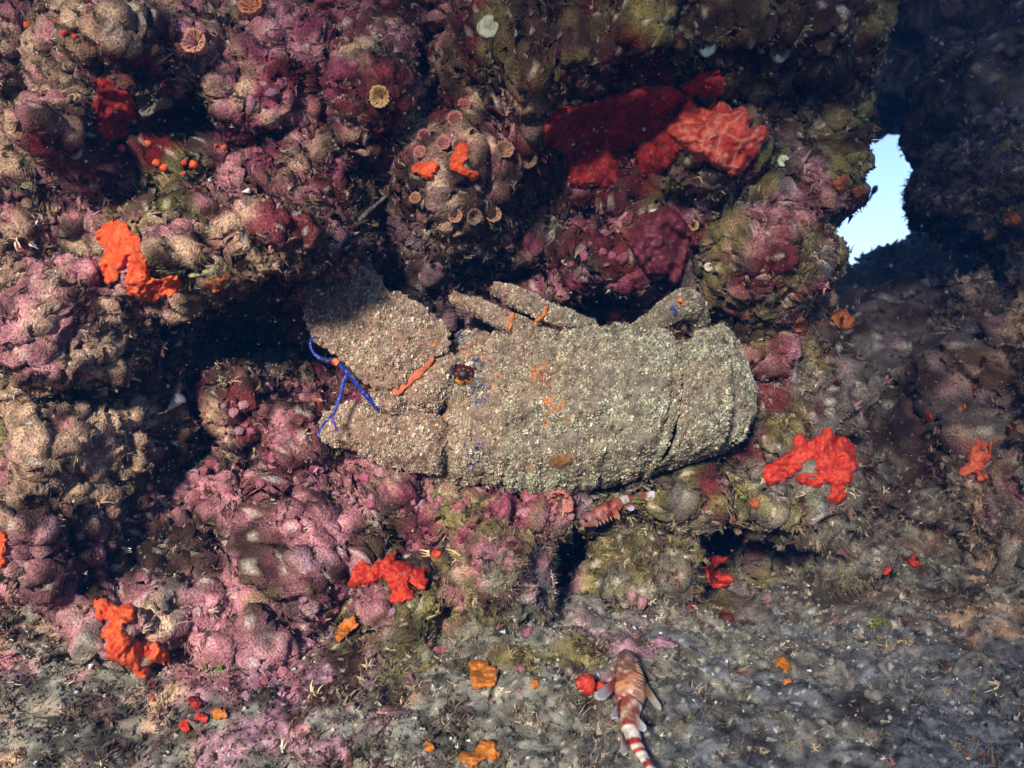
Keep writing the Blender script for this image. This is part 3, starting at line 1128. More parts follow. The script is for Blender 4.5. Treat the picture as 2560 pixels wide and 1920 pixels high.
upper = [(763, 765), (765, 727), (798, 689), (836, 667), (879, 659), (934, 676), (955, 705), (966, 724), (1015, 740), (1058, 765), (1096, 797),
         (1121, 824), (1124, 857), (1113, 879), (1086, 897), (1040, 935), (990, 974), (945, 972), (912, 960), (885, 940), (847, 890), (798, 862), (776, 830), (765, 803)]
V, F = shell_plate(upper, (945, 815), yplane((945, 815), .604, 1.5e-5, -4e-5), .010, .006, teeth=4.0, nb=180, nr=34)
plate_u = lob_part('antenna_plate', V, F, 1.25)
lower = [(800, 1052), (801, 1090), (825, 1115), (869, 1122), (907, 1139), (950, 1161), (1004, 1172), (1064, 1186), (1090, 1180), (1085, 1110), (1092, 1050),
         (1040, 1022), (977, 1008), (923, 1016), (880, 1004), (841, 1012), (814, 1031)]
V, F = shell_plate(lower, (950, 1085), yplane((950, 1085), .612, 0e-5, 5e-5), .012, .007, teeth=3.6, nb=160, nr=30, seed=2)
lob_part('antenna_plate', V, F, 1.25)
base_u = [(1083, 897), (1113, 876), (1146, 893), (1148, 940), (1128, 990), (1096, 1030), (1030, 1040), (985, 1010), (982, 976), (1035, 940)]
V, F = shell_plate(base_u, (1065, 965), yplane((1065, 965), .612, -2e-5, 0), .016, .02, nb=110, nr=26, seed=3)
lob_part('antenna_base', V, F, 1.1)
base_l = [(985, 1000), (1040, 1025), (1090, 1030), (1130, 1060), (1122, 1120), (1104, 1190), (1040, 1170), (1010, 1110), (980, 1050)]
V, F = shell_plate(base_l, (1055, 1095), yplane((1055, 1095), .615, -2e-5, 2e-5), .016, .02, nb=110, nr=26, seed=4)
lob_part('antenna_base', V, F, 1.1)
snout = [(905, 985), (940, 968), (985, 972), (1010, 1000), (1015, 1035), (985, 1045), (940, 1030), (910, 1010)]
V, F = shell_plate(snout, (960, 1005), yplane((960, 1005), .605, 0, 0), .012, .02, nb=90, nr=22, seed=5)
lob_part('snout', V, F, 1.1)
# bare orange seam between plate and base
sm = spline([(982, 980), (1005, 964), (1040, 938), (1062, 916), (1086, 897)], 22)
sm = sm + np.stack([2 * np.sin(np.arange(22) * .8), 3 * np.sin(np.arange(22) * .55)], -1)
yy = .6000 + 0 * sm[:, 0]
w_ = np.interp(np.linspace(0, 1, 22), [0, .3, .6, 1], [.0034, .0042, .0034, .0014])
V, F = tube(P(sm[:, 0], sm[:, 1], yy), w_ * (1 + .15 * np.sin(np.arange(22) * 1.1)) * .9, 10)
V[:, 1] = .6005 + (V[:, 1] - .6005) * .3
cc = np.array([.50, .13, .055]) * (1 + .5 * fbm(V, 300, 2, seed=520))[:, None]
lob_part('joint_membrane', V, F, 0, 0, col=cc, label='bare orange joint membrane')

# eye
ec = P(1160, 938, .6072)
V, F = ico(4)
r = .0070
n_ = V.copy()
q = V * r * np.array([1.12, .95, 1.0])
d = np.arccos(np.clip(-n_[:, 1] * .98 + n_[:, 2] * .05, -1, 1))
ang = np.arctan2(n_[:, 2], n_[:, 0])
col = np.tile(np.array([.055, .010, .007]), (len(V), 1))
col[d < .55] = (.004, .003, .003)
ring = (np.abs(d - .68) < .07) & (np.sin(ang * 9) > .35)
col[ring] = (.40, .13, .05)
gold = (d > .80) & (n_[:, 2] < -.30) & (fbm(n_, 3.5, 2, seed=8) > -.05)
col[gold] = (.72, .33, .03)
eye = add('eye', make_mesh('eye', local(q + ec, LOC), F, col=col), M_WET, lob)
eye['label'] = 'dark red eye flecked with gold'
V, F = tube(np.array([ec + (0, .012, 0), ec + (0, .004, 0), ec + (0, .0005, 0)]), [.0085, .008, .0066], 28, False)
add('eye_stalk', make_mesh('eye_stalk', local(V, LOC), F, col=np.array([.16, .07, .03])), M_SHELL, lob)

# small first antennae (blue)
BLUE = np.array([.020, .032, .24])


def antennule(pts, y, rad, name='antennule', c=BLUE, parent=None, jit=.5):
    s = spline(pts, 34)
    yv = np.interp(np.linspace(0, 1, 34), np.linspace(0, 1, len(np.atleast_1d(y))), np.atleast_1d(y))
    rv = np.interp(np.linspace(0, 1, 34), np.linspace(0, 1, len(rad)), rad) * .8
    rv = rv * (1 + .10 * np.sin(np.arange(34) * 2.2))
    V, F = tube(P(s[:, 0], s[:, 1], yv), rv, 10)
    cl = c * (1 + jit * fbm(V, 420, 2, seed=530))[:, None]
    cl = cl * (.75 + .45 * (np.sin((V[:, 0] + V[:, 2] * 1.3) * 3200) > 0))[:, None]
    wsp = vnoise(V, 900, 531) > .55
    cl[wsp] = cl[wsp] * .4 + np.array([.20, .20, .26])
    return lob_part(name, V, F, 0, 0, col=np.clip(cl, 0, 1), parent=parent, mat=M_WET)


m1 = antennule([(948, 1022), (925, 1000), (900, 972), (875, 938), (845, 908)], [.598, .590, .585], [.0026, .0022, .0020, .0018])
m1['label'] = 'blue segmented antennule with orange joint'
antennule([(846, 910), (838, 904), (832, 902)], [.5845, .5845], [.0027, .0030, .0027], 'orange_joint', np.array([.55, .14, .04]), m1)
antennule([(832, 902), (818, 902), (800, 896)], [.5845, .583], [.0026, .0024, .0018], 'dark_joint', np.array([.02, .02, .10]), m1)
antennule([(801, 896), (786, 886), (776, 868), (776, 850), (788, 842), (795, 848)], [.583, .585, .59], [.0016, .0013, .0010, .0007], 'whip', BLUE, m1)
m2 = antennule([(872, 930), (860, 948), (851, 990), (840, 1020), (831, 1038)], [.588, .582], [.0016, .0018, .0015], 'antennule')
m2['label'] = 'forked thin blue antennule'
antennule([(831, 1036), (815, 1052), (804, 1066), (798, 1080), (797, 1092)], [.582, .582], [.0014, .0010, .0006], 'whip', BLUE, m2)
antennule([(831, 1036), (832, 1050), (838, 1066), (844, 1080)], [.582, .584], [.0013, .0010, .0008], 'whip', np.array([.10, .06, .34]), m2)


# walking legs
def leg(pts, ys, rad, bands, name='leg'):
    s = spline(pts, 60)
    n = len(s)
    u = np.linspace(0, 1, n)
    yv = np.interp(u, np.linspace(0, 1, len(ys)), ys)
    rv = np.interp(u, np.linspace(0, 1, len(rad)), rad)
    V, F = tube(P(s[:, 0], s[:, 1], yv), rv, 26)
    V = V + (fbm(V, 90, 2, seed=540) * .0012)[:, None] * np.array([.3, -1, .5])
    px, py = PX(V)
    c = lob_col(V)
    o = lob_part(name, V, F, 1.1, .6, col=c)
    for (bx, by, br, bc, dx, dy) in bands:
        q = np.array([[bx - dx * 1.2, by - dy * 1.2], [bx + dx * .4 + 4, by - dy * .2], [bx + dx * 1.2, by + dy * 1.2]])
        q = spline(q, 9)
        # patch lies on the upper side of the leg
        kk = [np.argmin(np.hypot(s[:, 0] - a, s[:, 1] - b)) for a, b in q]
        yq = yv[kk] - rv[kk] * 0.96
        Vb, Fb = tube(P(q[:, 0], q[:, 1], yq), np.interp(np.linspace(0, 1, 9), [0, .2, .5, .8, 1], [.3, .9, .55, .8, .25]) * br * .85, 8)
        Vb = Vb + (.0011 * fbm(Vb, 420, 2, seed=542))[:, None]
        cb = np.array(bc) * (1 + .4 * fbm(Vb, 500, 2, seed=541))[:, None]
        ob = lob_part('joint_membrane', Vb, Fb, 0, 0, col=cb, parent=o)
    return o


ORG = (.60, .17, .04)
leg([(1132, 742), (1178, 760), (1228, 784), (1275, 806), (1320, 824), (1380, 842)], [.652, .640, .634, .632, .64], [.0036, .0056, .0064, .0064, .0056, .005],
    [(1276, 806, .0024, ORG, -3, 20)])
leg([(1236, 722), (1280, 736), (1330, 762), (1365, 780), (1420, 798), (1480, 815)], [.645, .634, .628, .630, .64], [.0042, .0066, .0070, .0066, .0060, .005],
    [(1353, 782, .0024, ORG, 14, -20), (1242, 732, .0022, (.05, .06, .30), 3, 6)])
leg([(1590, 830), (1640, 800), (1680, 772), (1712, 758), (1735, 770), (1745, 805), (1748, 840)], [.640, .632, .624, .622, .640, .66], [.0062, .0072, .0084, .0098, .0085, .007],
    [(1702, 758, .0024, ORG, 4, 12), (1682, 776, .0024, (.05, .06, .28), 3, 10)])
# small growth on the shield
V, F = shell_plate([(1370, 1150), (1395, 1130), (1425, 1140), (1432, 1160), (1400, 1172), (1375, 1168)], (1402, 1150), yplane((1400, 1150), .603, 0, 2.2e-4), .003, .008, nb=50, nr=12)
V[:, 1] -= .002
lob_part('crust_patch', V, F, 0, .5, col=np.array([.24, .12, .04]) * (1 + .5 * fbm(V, 300, 2, seed=545))[:, None])

# the coat of bristles and silt
pts, nrm, tot = [], [], 0
for me, dens in LOBMESH:
    areas = np.zeros(len(me.polygons), np.float32)
    me.polygons.foreach_get('area', areas)
    a, b = sample_mesh(me, int(areas.sum() * 3.1e6 * dens))
    pts.append(a)
    nrm.append(b)
pts, nrm = np.concatenate(pts), np.concatenate(nrm)
flip = (nrm * (pts + LOC)).sum(1) > 0
nrm[flip] *= -1
wp = pts + LOC
px, py = PX(wp)
keep = (np.abs((nrm * wp).sum(1)) / np.linalg.norm(wp, axis=1) > 0.02) & (np.hypot(px - 1160, py - 938) > 29)
seamd = np.abs((py - 938) - (px - 1038) * (-.79)) / 1.27
keep &= ~((seamd < 6) & (px > 985) & (px < 1085) & (rng.random(len(px)) < .85))
dn = fbm(wp, 130, 2, seed=550)
keep &= rng.random(len(px)) < smooth(-.6, 0.5, dn) * .8 + .10
pts, nrm, wp = pts[keep], nrm[keep], wp[keep]
px, py = px[keep], py[keep]
t = smooth(960, 1500, px + .5 * (py - 1000))[:, None]
base = lob_col(wp)
pt = smooth(-.5, .6, fbm(wp, 45, 3, .6, seed=551))[:, None]
pale = np.array([.56, .44, .32]) * (1 - t) + (np.array([.48, .48, .34]) * pt + np.array([.47, .40, .28]) * (1 - pt)) * t
mix = np.clip(.55 + .42 * rng.normal(size=len(px)) + .25 * dn[keep], 0, 1)[:, None]
isorg = (base[:, 0] > .45)[:, None]
mix = np.where(isorg, mix * .25, mix)
cf = (base * .95 * (1 - mix) + pale * 1.45 * mix) * np.exp(rng.normal(0, .28, (len(px), 1)))
scatter('bristle_coat', pts, nrm, rng.gamma(3.0, .00021, len(px)) + .0005, cf, SRC_FUZZ, parent=lob, jitter=.5)

# ------------------------------------------------------------------ sponges
M_ORANGE = simple_mat('orange_sponge', (.76, .125, .028), .5, .35, (.52, .05, .014), 160)
M_RED = simple_mat('red_sponge', (.62, .055, .022), .5, .35, (.36, .016, .010), 160)
M_DRED = simple_mat('dark_red_sponge', (.34, .018, .012), .6, .3, (.12, .006, .006), 140)
M_CORALRED = simple_mat('veined_sponge', (.60, .085, .045), .45, .4, (.36, .022, .012), 110, ((.70, .24, .15), 62), .6)
M_SALMON = simple_mat('salmon_sponge', (.72, .17, .085), .5, .35, (.52, .07, .035), 150)
M_OCHRE = simple_mat('ochre_sponge', (.58, .20, .025), .6, .3, (.36, .10, .012), 260)
M_BURG = simple_mat('burgundy_sponge', (.15, .022, .035), .42, .45, (.10, .012, .020), 120, None, .15)
M_RUST = simple_mat('rust_sponge', (.42, .12, .03), .65, .3, (.22, .05, .015), 300)


SPB = []
ZS = ZB.copy()
q_ = np.pad(ZS, 1, mode='edge')
ZS = np.percentile(np.stack([q_[i:i + ZS.shape[0], j:j + ZS.shape[1]] for i in range(3) for j in range(3)]), 6, axis=0)
for _ in range(3):
    q_ = np.pad(ZS, 1, mode='edge')
    ZS = np.median(np.stack([q_[i:i + ZS.shape[0], j:j + ZS.shape[1]] for i in range(3) for j in range(3)]), 0)


def drape(px, py):
    x, y = np.clip(px / CELL - .5, 0, ZS.shape[0] - 1.01), np.clip(py / CELL - .5, 0, ZS.shape[1] - 1.01)
    i, j = x.astype(int), y.astype(int)
    fx, fy = x - i, y - j
    return (ZS[i, j] * (1 - fx) * (1 - fy) + ZS[i + 1, j] * fx * (1 - fy) + ZS[i, j + 1] * (1 - fx) * fy + ZS[i + 1, j + 1] * fx * fy)


def sponge(name, blobs, mat, label, cat='sponge', group=None, flat=.62, lift=.25, vox=.17, front=False):
    """lone balls are lumpy balls; the others are crusts with lobes, draped over the rock they grow on"""
    B = np.array(blobs, float)
    SPB.extend(blobs)
    if len(B) == 1:
        px, py, r = B[0]
        y = seat(px, py, 1)[0]
        R = r * K * y
        v, f = ico(4)
        v = v * (1 + .16 * fbm(v + px * .01, 1.4, 3, seed=int(px) % 97))[:, None]
        v[:, 2] -= .16 * np.exp(-((v[:, 0] - .1) ** 2 + (v[:, 1] + .35) ** 2) / .03) * (v[:, 2] > 0)      # mouth pit on top
        return add(name, make_mesh(name, v * np.array([R, R * flat, R * .92]), f), mat, label=label, cat=cat, group=group, loc=P(px, py, y - R * lift))
    rm = B[:, 2].mean()
    st = max(rm * .11, 1.0)
    m = B[:, 2].max() * 1.5
    gx = np.arange(B[:, 0].min() - m, B[:, 0].max() + m, st)
    gy = np.arange(B[:, 1].min() - m, B[:, 1].max() + m, st)
    A, C = np.meshgrid(gx, gy, indexing='ij')
    ym = float(np.percentile([seat(b[0], b[1])[0] for b in B], 5 if front else 30))
    w3 = P(A.ravel(), C.ravel(), ym)
    sc = 1.0 / (rm * K * ym)
    wx = (fbm(w3, .6 * sc, 4, .6, seed=31) * .55 * rm).reshape(A.shape)
    wy = (fbm(w3, .6 * sc, 4, .6, seed=37) * .55 * rm).reshape(A.shape)
    fld = np.zeros(A.shape)
    lob = np.zeros(A.shape)
    for (bx, by, r) in B:
        d2 = ((A + wx - bx) ** 2 + (C + wy - by) ** 2) / (r * 1.45) ** 2
        g = np.clip(1 - d2, 0, 1)
        fld += g ** 2
        lob = np.maximum(lob, np.sqrt(np.clip(1 - d2 * 1.6, 0, 1)) * r)
    fold = (1 - np.abs(fbm(w3, .8 * sc, 3, .55, seed=41))).reshape(A.shape)
    hgt = smooth(.16, .55, fld) * (.30 * rm + .55 * lob * flat / .62 + .42 * rm * (fold - .5) + .15 * rm * fbm(w3, 3.0 * sc, 3, .6, seed=43).reshape(A.shape))
    y = np.clip(drape(A, C), ym - .05, ym + (.002 if front else .03))
    y = y - .0004 - hgt * K * ym * (.55 + lift)
    y = np.where(fld < .16, y + .004, y)
    keep = fld > .11
    V = P(A, C, y).reshape(-1, 3)
    F = grid_faces(len(gx), len(gy))[:, ::-1]
    F = F[keep.ravel()[F].all(1)]
    # one connected patch only
    used = np.unique(F)
    lab = np.full(len(V), -1)
    lab[used] = used
    while True:
        mn = lab[F].min(1)
        new = lab.copy()
        np.minimum.at(new, F.ravel(), np.repeat(mn, 4))
        if (new == lab).all():
            break
        lab = new[np.where(new >= 0, new, 0)] if False else new
    big = np.bincount(lab[used]).argmax()
    F = F[lab[F[:, 0]] == big]
    used = np.unique(F)
    remap = np.full(len(V), -1)
    remap[used] = np.arange(len(used))
    V = V[used]
    c0 = V.mean(0)
    return add(name, make_mesh(name, V - c0, remap[F]), mat, label=label, cat=cat, group=group, loc=c0)


sponge('orange_sponge', [(268, 590, 20), (290, 575, 24), (300, 610, 30), (285, 650, 30), (272, 685, 20), (335, 620, 22), (350, 655, 26), (345, 690, 28),
                         (348, 725, 26), (385, 728, 24), (415, 722, 24), (436, 708, 16)], M_ORANGE, 'large bright orange sponge hooked round the left knob of rock')
sponge('orange_sponge', [(541, 713, 17), (520, 708, 10), (566, 695, 12)], M_RUST, 'small dull orange sponge under the olive knob, right of the hooked orange sponge')
sponge('orange_sponge', [(258, 1524, 24), (285, 1530, 20), (314, 1540, 24), (290, 1565, 18), (276, 1585, 24), (303, 1595, 24), (296, 1628, 28), (325, 1640, 24),
                         (348, 1638, 28), (352, 1672, 22), (392, 1638, 25)], M_ORANGE, 'lobed orange sponge at the lower left beside green alga')
sponge('red_sponge', [(890, 1446, 18), (910, 1436, 28), (944, 1424, 24), (974, 1402, 16), (980, 1432, 18), (1010, 1424, 24), (1000, 1456, 24), (1010, 1484, 22),
                      (985, 1490, 12), (1046, 1440, 20), (1060, 1456, 18), (1052, 1424, 12)], M_RED, 'scarlet lobed sponge below the lobster head on brown rock')
sponge('red_sponge', [(1090, 1386, 10), (1086, 1380, 6)], M_RED, 'tiny scarlet sponge dot above right of the lobed scarlet sponge')
sponge('orange_sponge', [(1185, 1664, 16), (1208, 1668, 15), (1228, 1682, 15), (1226, 1700, 14), (1200, 1702, 18), (1186, 1686, 13)], M_OCHRE,
       'ring shaped orange sponge on grey silt at bottom centre')
sponge('orange_sponge', [(1165, 1892, 16), (1184, 1898, 18), (1206, 1884, 16), (1226, 1866, 20), (1236, 1884, 14), (1210, 1862, 12)], M_OCHRE,
       'orange crust sponge at the very bottom edge, centre')
sponge('orange_sponge', [(1338, 1712, 10), (1340, 1703, 7)], M_OCHRE, 'tiny orange sponge left of the red ball sponge')
sponge('orange_sponge', [(1074, 1868, 10), (1066, 1860, 6)], M_OCHRE, 'tiny orange sponge on silt left of the bottom edge crust')
sponge('red_ball_sponge', [(1461, 1713, 29)], M_RED, 'round shiny red ball sponge next to the scorpionfish fin', flat=1.0, lift=.7)
sponge('red_ball_sponge', [(1502, 1716, 13)], M_RED, 'small red ball sponge touching the scorpionfish fin', flat=1.0, lift=.7)
sponge('red_sponge', [(1935, 1185, 26), (1960, 1165, 28), (1985, 1146, 24), (2004, 1128, 18), (1998, 1104, 14), (2045, 1118, 30), (2085, 1120, 34), (2120, 1130, 22),
                      (2060, 1160, 26), (2020, 1190, 22), (2075, 1190, 28), (2105, 1185, 26), (2092, 1232, 20), (2130, 1165, 16), (2045, 1205, 18), (2060, 1085, 16)],
       M_RED, 'big ragged red sponge on the rock right of the lobster tail')
sponge('salmon_sponge', [(2412, 926, 13), (2420, 940, 10), (2408, 955, 12), (2422, 975, 13), (2426, 1000, 18), (2415, 1020, 15), (2395, 1030, 12)], M_SALMON,
       'upper of two salmon sponges streaking down the right rock', front=True, lift=.6)
sponge('salmon_sponge', [(2420, 1075, 14), (2432, 1100, 18), (2456, 1110, 24), (2450, 1140, 26), (2435, 1165, 18), (2410, 1180, 14), (2396, 1140, 10), (2455, 1190, 12), (2490, 1090, 14),
                         (2520, 1080, 12)], M_SALMON, 'lower of two salmon sponges, larger and branched, on the right rock', front=True, lift=.6)
sponge('red_sponge', [(2330, 1040, 16), (2345, 1030, 12), (2360, 1020, 12)], M_RED, 'small red sponge patch left of the salmon sponges')
sponge('veined_sponge', [(1730, 290, 32), (1765, 310, 40), (1720, 340, 34), (1770, 355, 44), (1810, 380, 40), (1850, 390, 36), (1880, 370, 34), (1895, 345, 26),
                         (1850, 350, 34), (1820, 320, 36), (1855, 290, 26), (1800, 280, 28), (1840, 420, 18), (1690, 330, 24)], M_CORALRED,
       'large folded orange red sponge with pale veins under the dark ledge', flat=.8, lift=.5)
sponge('veined_sponge', [(1690, 425, 26), (1706, 440, 20), (1670, 410, 22)], M_CORALRED, 'small salmon red sponge just below left of the folded sponge')
sponge('red_sponge', [(1760, 210, 26), (1790, 205, 22), (1730, 220, 22)], M_DRED, 'dull red sponge squeezed under the lip of the dark ledge')
sponge('dark_red_crust', [(1420, 330, 60), (1480, 320, 60), (1540, 300, 60), (1600, 290, 60), (1650, 270, 55), (1440, 390, 50), (1500, 400, 40), (1650, 330, 50), (1640, 390, 40)],
       M_DRED, 'wide dark red crust sponge in the shade beside the pale green disc', flat=.22, lift=.05, vox=.09)
sponge('dark_red_crust', [(265, 240, 38), (300, 270, 40), (270, 300, 34), (290, 325, 28)], M_DRED, 'dark red crust sponge in the shaded recess at upper left', flat=.3, lift=.1)
sponge('orange_sponge', [(1155, 372, 15), (1150, 400, 20), (1145, 420, 18), (1165, 432, 15), (1186, 440, 15), (1130, 405, 9)], M_ORANGE,
       'bright orange sponge among the cup corals on the central knob')
sponge('orange_sponge', [(1046, 424, 14), (1064, 430, 20), (1080, 420, 14)], M_ORANGE, 'orange sponge on the left side of the cup coral knob')
sponge('burgundy_sponge', [(1655, 585, 62), (1690, 600, 44), (1620, 600, 40), (1675, 655, 42), (1680, 690, 26), (1640, 640, 40)], M_BURG,
       'smooth burgundy sponge hanging above the lobster, dusted with white', flat=.8, lift=.55)
sponge('red_sponge', [(1772, 1418, 14), (1780, 1405, 13), (1796, 1398, 11), (1808, 1396, 8), (1776, 1432, 9), (1785, 1448, 16), (1805, 1450, 18), (1820, 1448, 12), (1796, 1456, 12)], M_RED,
       'scarlet C shaped sponge under the wide black cave')
sponge('red_sponge', [(2217, 1431, 8), (2222, 1426, 6)], M_RED, 'tiny red sponge dot on the right rock foot')
sponge('red_sponge', [(2282, 1400, 8), (2290, 1410, 10), (2284, 1388, 6)], M_RED, 'tiny forked red sponge at the foot of the right rock')
sponge('orange_sponge', [(6, 1345, 14), (4, 1375, 16), (6, 1405, 14)], M_ORANGE, 'orange sponge cut by the left edge of the picture')
for (bl, m_, lb) in (([(484, 1756, 13), (497, 1760, 11), (473, 1750, 8)], M_DRED, 'dark red flat sponge at lower left below the mauve crust'),
                     ([(496, 1790, 10), (510, 1796, 11)], M_RED, 'small red sponge chip below the dark red flat sponge'),
                     ([(463, 1812, 12), (466, 1822, 8)], M_RED, 'lowest small red sponge chip at lower left'),
                     ([(380, 1738, 5), (383, 1750, 6)], M_RED, 'sliver of red sponge under the lobed orange sponge'),
                     ([(1737, 717, 22), (1725, 725, 14)], M_RUST, 'rust orange sponge just above the rear leg of the lobster'),
                     ([(2103, 795, 20), (2118, 806, 16), (2092, 788, 12)], M_RUST, 'rusty orange sponge at the corner of the rock by the blue passage'),
                     ([(2002, 812, 15), (1990, 820, 10), (2012, 805, 8)], M_RUST, 'orange red sponge tuft under the right overhang'),
                     ([(2100, 460, 16), (2112, 452, 12)], M_RUST, 'ochre sponge on the rock edge beside the bright opening'),
                     ([(2140, 485, 13), (2150, 478, 10)], M_RUST, 'orange sponge at the tip of rock against the bright opening'),
                     ([(2535, 550, 16), (2520, 556, 12)], M_OCHRE, 'orange patch on the far right boulder beside the dark passage'),
                     ([(2025, 513, 6)], M_ORANGE, 'tiny bright orange sponge left of the bright opening'),
                     ([(1888, 1258, 12), (1880, 1254, 8)], M_RUST, 'rust coloured sponge spot under the lobster tail'),
                     ([(1950, 1656, 15), (1962, 1664, 12)], M_OCHRE, 'larger ochre sponge disc on the silt at right'),
                     ([(1967, 1707, 12)], M_OCHRE, 'smaller ochre sponge ball on the silt at right'),
                     ([(940, 1520, 13)], M_OCHRE, 'ochre sponge ball below the lobed scarlet sponge'),
                     ([(876, 1557, 14), (862, 1575, 16), (846, 1590, 12)], M_OCHRE, 'cluster of ochre sponge left of the ochre ball'),
                     ([(545, 1785, 14), (560, 1788, 9)], M_OCHRE, 'ochre sponge right of the red chips at lower left')):
    sponge('sponge_patch', bl, m_, lb)

# little orange balls in the upper left
DOTS = [(108, 45, 11, 'topmost orange bead sponge in the upper left corner'), (69, 63, 10, 'leftmost orange bead sponge in the upper left corner'),
        (106, 80, 15, 'largest, egg shaped orange bead sponge in the upper left corner'), (140, 53, 7, 'small red orange bead right of the topmost corner bead'),
        (160, 82, 9, 'dark red bead right of the egg shaped corner bead'), (187, 92, 8, 'rightmost red bead of the upper left corner cluster'),
        (94, 112, 8, 'lowest red bead of the upper left corner cluster'), (370, 358, 9, 'dim orange bead above the row of beads in the left recess'),
        (303, 370, 10, 'dim orange bead at the left of the left recess'), (392, 407, 10, 'first bright bead from the left in the row above the left knob'),
        (411, 419, 11, 'second bead from the left in the row above the left knob'), (460, 407, 8, 'red bead third in the row above the left knob'),
        (484, 411, 11, 'bright orange bead last in the row above the left knob'), (460, 433, 6, 'tiny red bead just under the row above the left knob'),
        (539, 364, 6, 'left red bead of the small trio right of the bead row'), (561, 368, 7, 'orange bead of the small trio right of the bead row'),
        (565, 348, 5, 'upper dark bead of the small trio right of the bead row'), (287, 429, 8, 'lowest dim orange bead on the dark rock at left'),
        (63, 616, 8, 'lone red bead near the left edge')]
for k, (px, py, r, lb) in enumerate(DOTS):
    sponge('bead_sponge', [(px, py, r)], M_RED if ('red' in lb or 'dark' in lb) else M_ORANGE, lb, group='bead sponges in the upper left', flat=.95, lift=.6)


# ------------------------------------------------------------------ cup corals, discs, shells
def orient(o, n):
    o.rotation_euler = Vector([float(v) for v in n]).to_track_quat('Z', 'Y').to_euler()


def cup_coral(px, py, r, col, label, tall=1.0, side=None, cat='coral', name='cup_coral'):
    y, n = seat(px, py)
    n = n * .35 + np.array([0, -1.0, 0]) + np.random.default_rng(int(px)).normal(0, .22, 3)
    if side is not None:
        n = np.array(side, float)
    n /= np.linalg.norm(n)
    R = r * K * y
    c = P(px, py, y - .3 * R)
    ns_ = 48
    a = np.linspace(0, 2 * np.pi, ns_, endpoint=False)
    w = 1 + .05 * np.cos(a * 12)
    prof_ = [(.62, -1.2), (.70, -.4), (.80, .2), (.93, .65), (1.0, .86), (.96, .95), (.82, .90), (.66, .66), (.48, .34), (.30, .10), (.12, .02), (0, .04)]
    V = np.array([[(rr * (w if rr > .4 else 1) * np.cos(a) * R), (rr * (w if rr > .4 else 1) * np.sin(a) * R), np.full(ns_, zz * R * tall)] for rr, zz in prof_])
    V = V.transpose(2, 0, 1).reshape(-1, 3)
    V = V * (1 + .14 * fbm(V / R + px, .9, 2, seed=603))[:, None]
    rad = np.hypot(V[:, 0], V[:, 1]) / R
    cl = np.asarray(col) * (0.75 + .5 * smooth(.2, 1, rad))[:, None] * (1 + .3 * fbm(V, 500, 2, seed=600 + int(px) % 50))[:, None]
    o = add(name, make_mesh(name, V, grid_faces(ns_, len(prof_), wrap=True), col=cl), M_CORAL, label=label, cat=cat, loc=c)
    orient(o, n)
    # radial blades
    Vs, Fs = [], []
    for k in range(16):
        t = 2 * np.pi * k / 16
        big = 1.0 if k % 2 == 0 else .8
        d = np.array([np.cos(t), np.sin(t), 0])
        s_ = np.array([-np.sin(t), np.cos(t), 0]) * .055
        pr = [(.97, .75), (.97, 1.04 * big), (.72, .98 * big), (.40, .55 * big), (.22, .2)]
        b0 = len(Vs)
        for (rr, zz) in pr:
            for sg in (-1, 1):
                Vs.append((d * rr + s_ * sg + np.array([0, 0, zz * tall])) * R)
        for j in range(len(pr) - 1):
            Fs.append((b0 + 2 * j, b0 + 2 * j + 1, b0 + 2 * j + 3, b0 + 2 * j + 2))
        Fs.append((b0, b0 + 2, b0 + 4, b0 + 6))
        Fs.append((b0 + 1, b0 + 7, b0 + 5, b0 + 3))
    cs = np.tile(np.clip(np.asarray(col) * 1.25 + .03, 0, 1), (len(Vs), 1))
    add('septa', make_mesh('septa', np.array(Vs), np.array(Fs), False, col=cs), M_CORAL, o)
    return o


TANC, PINKC, BRNC, YELC = (.30, .15, .085), (.36, .13, .10), (.15, .09, .05), (.40, .25, .09)
for a in [(492, 110, 30, (.48, .22, .14), 'big peach cup coral standing alone at upper left'), (515, 232, 20, YELC, 'yellow cup coral beside the magenta lump'),
          (386, 252, 34, (.14, .12, .09), 'dim grey cup coral in the shaded left recess'), (635, 24, 30, (.50, .19, .08), 'orange brown cup coral at the top edge'),
          (1163, 268, 16, PINKC, 'topmost pink cup coral on the central knob'), (1139, 303, 19, PINKC, 'pink cup coral just below the topmost one on the central knob'),
          (1060, 342, 16, PINKC, 'pink cup coral at upper left of the central knob'), (1109, 364, 18, PINKC, 'pink cup coral in the middle of the central knob'),
          (1054, 388, 17, PINKC, 'narrow pink cup coral above the left orange sponge'), (1188, 395, 26, BRNC, 'brown cup coral right of the orange sponge on the knob'),
          (1259, 382, 24, TANC, 'tan cup coral at the right of the central knob'), (1320, 392, 24, BRNC, 'brown cup coral furthest right on the central knob'),
          (1184, 541, 20, BRNC, 'brown cup coral under the central knob, middle of three'), (1233, 537, 20, TANC, 'tan cup coral under the central knob, right of three'),
          (1137, 541, 19, TANC, 'tan cup coral under the central knob, left of three'), (956, 244, 26, YELC, 'yellow ochre cup coral above left of the central knob'),
          (1733, 565, 14, YELC, 'small yellow cup coral right of the burgundy sponge'), (1040, 500, 15, TANC, 'small tan cup coral at lower left of the central knob'),
          (1388, 590, 13, (.22, .24, .12), 'small green cup coral in the dark between knob and burgundy sponge'),
          (1405, 1238, 34, (.36, .13, .09), 'reddish ruffled cup coral directly under the lobster belly')]:
    cup_coral(*a)
cup_coral(1345, 425, 15, BRNC, 'upper brown tube coral pointing right from the central knob', 1.8, (.85, -.5, -.1))
cup_coral(1325, 448, 14, TANC, 'middle tan tube coral pointing right from the central knob', 1.8, (.8, -.5, -.3))
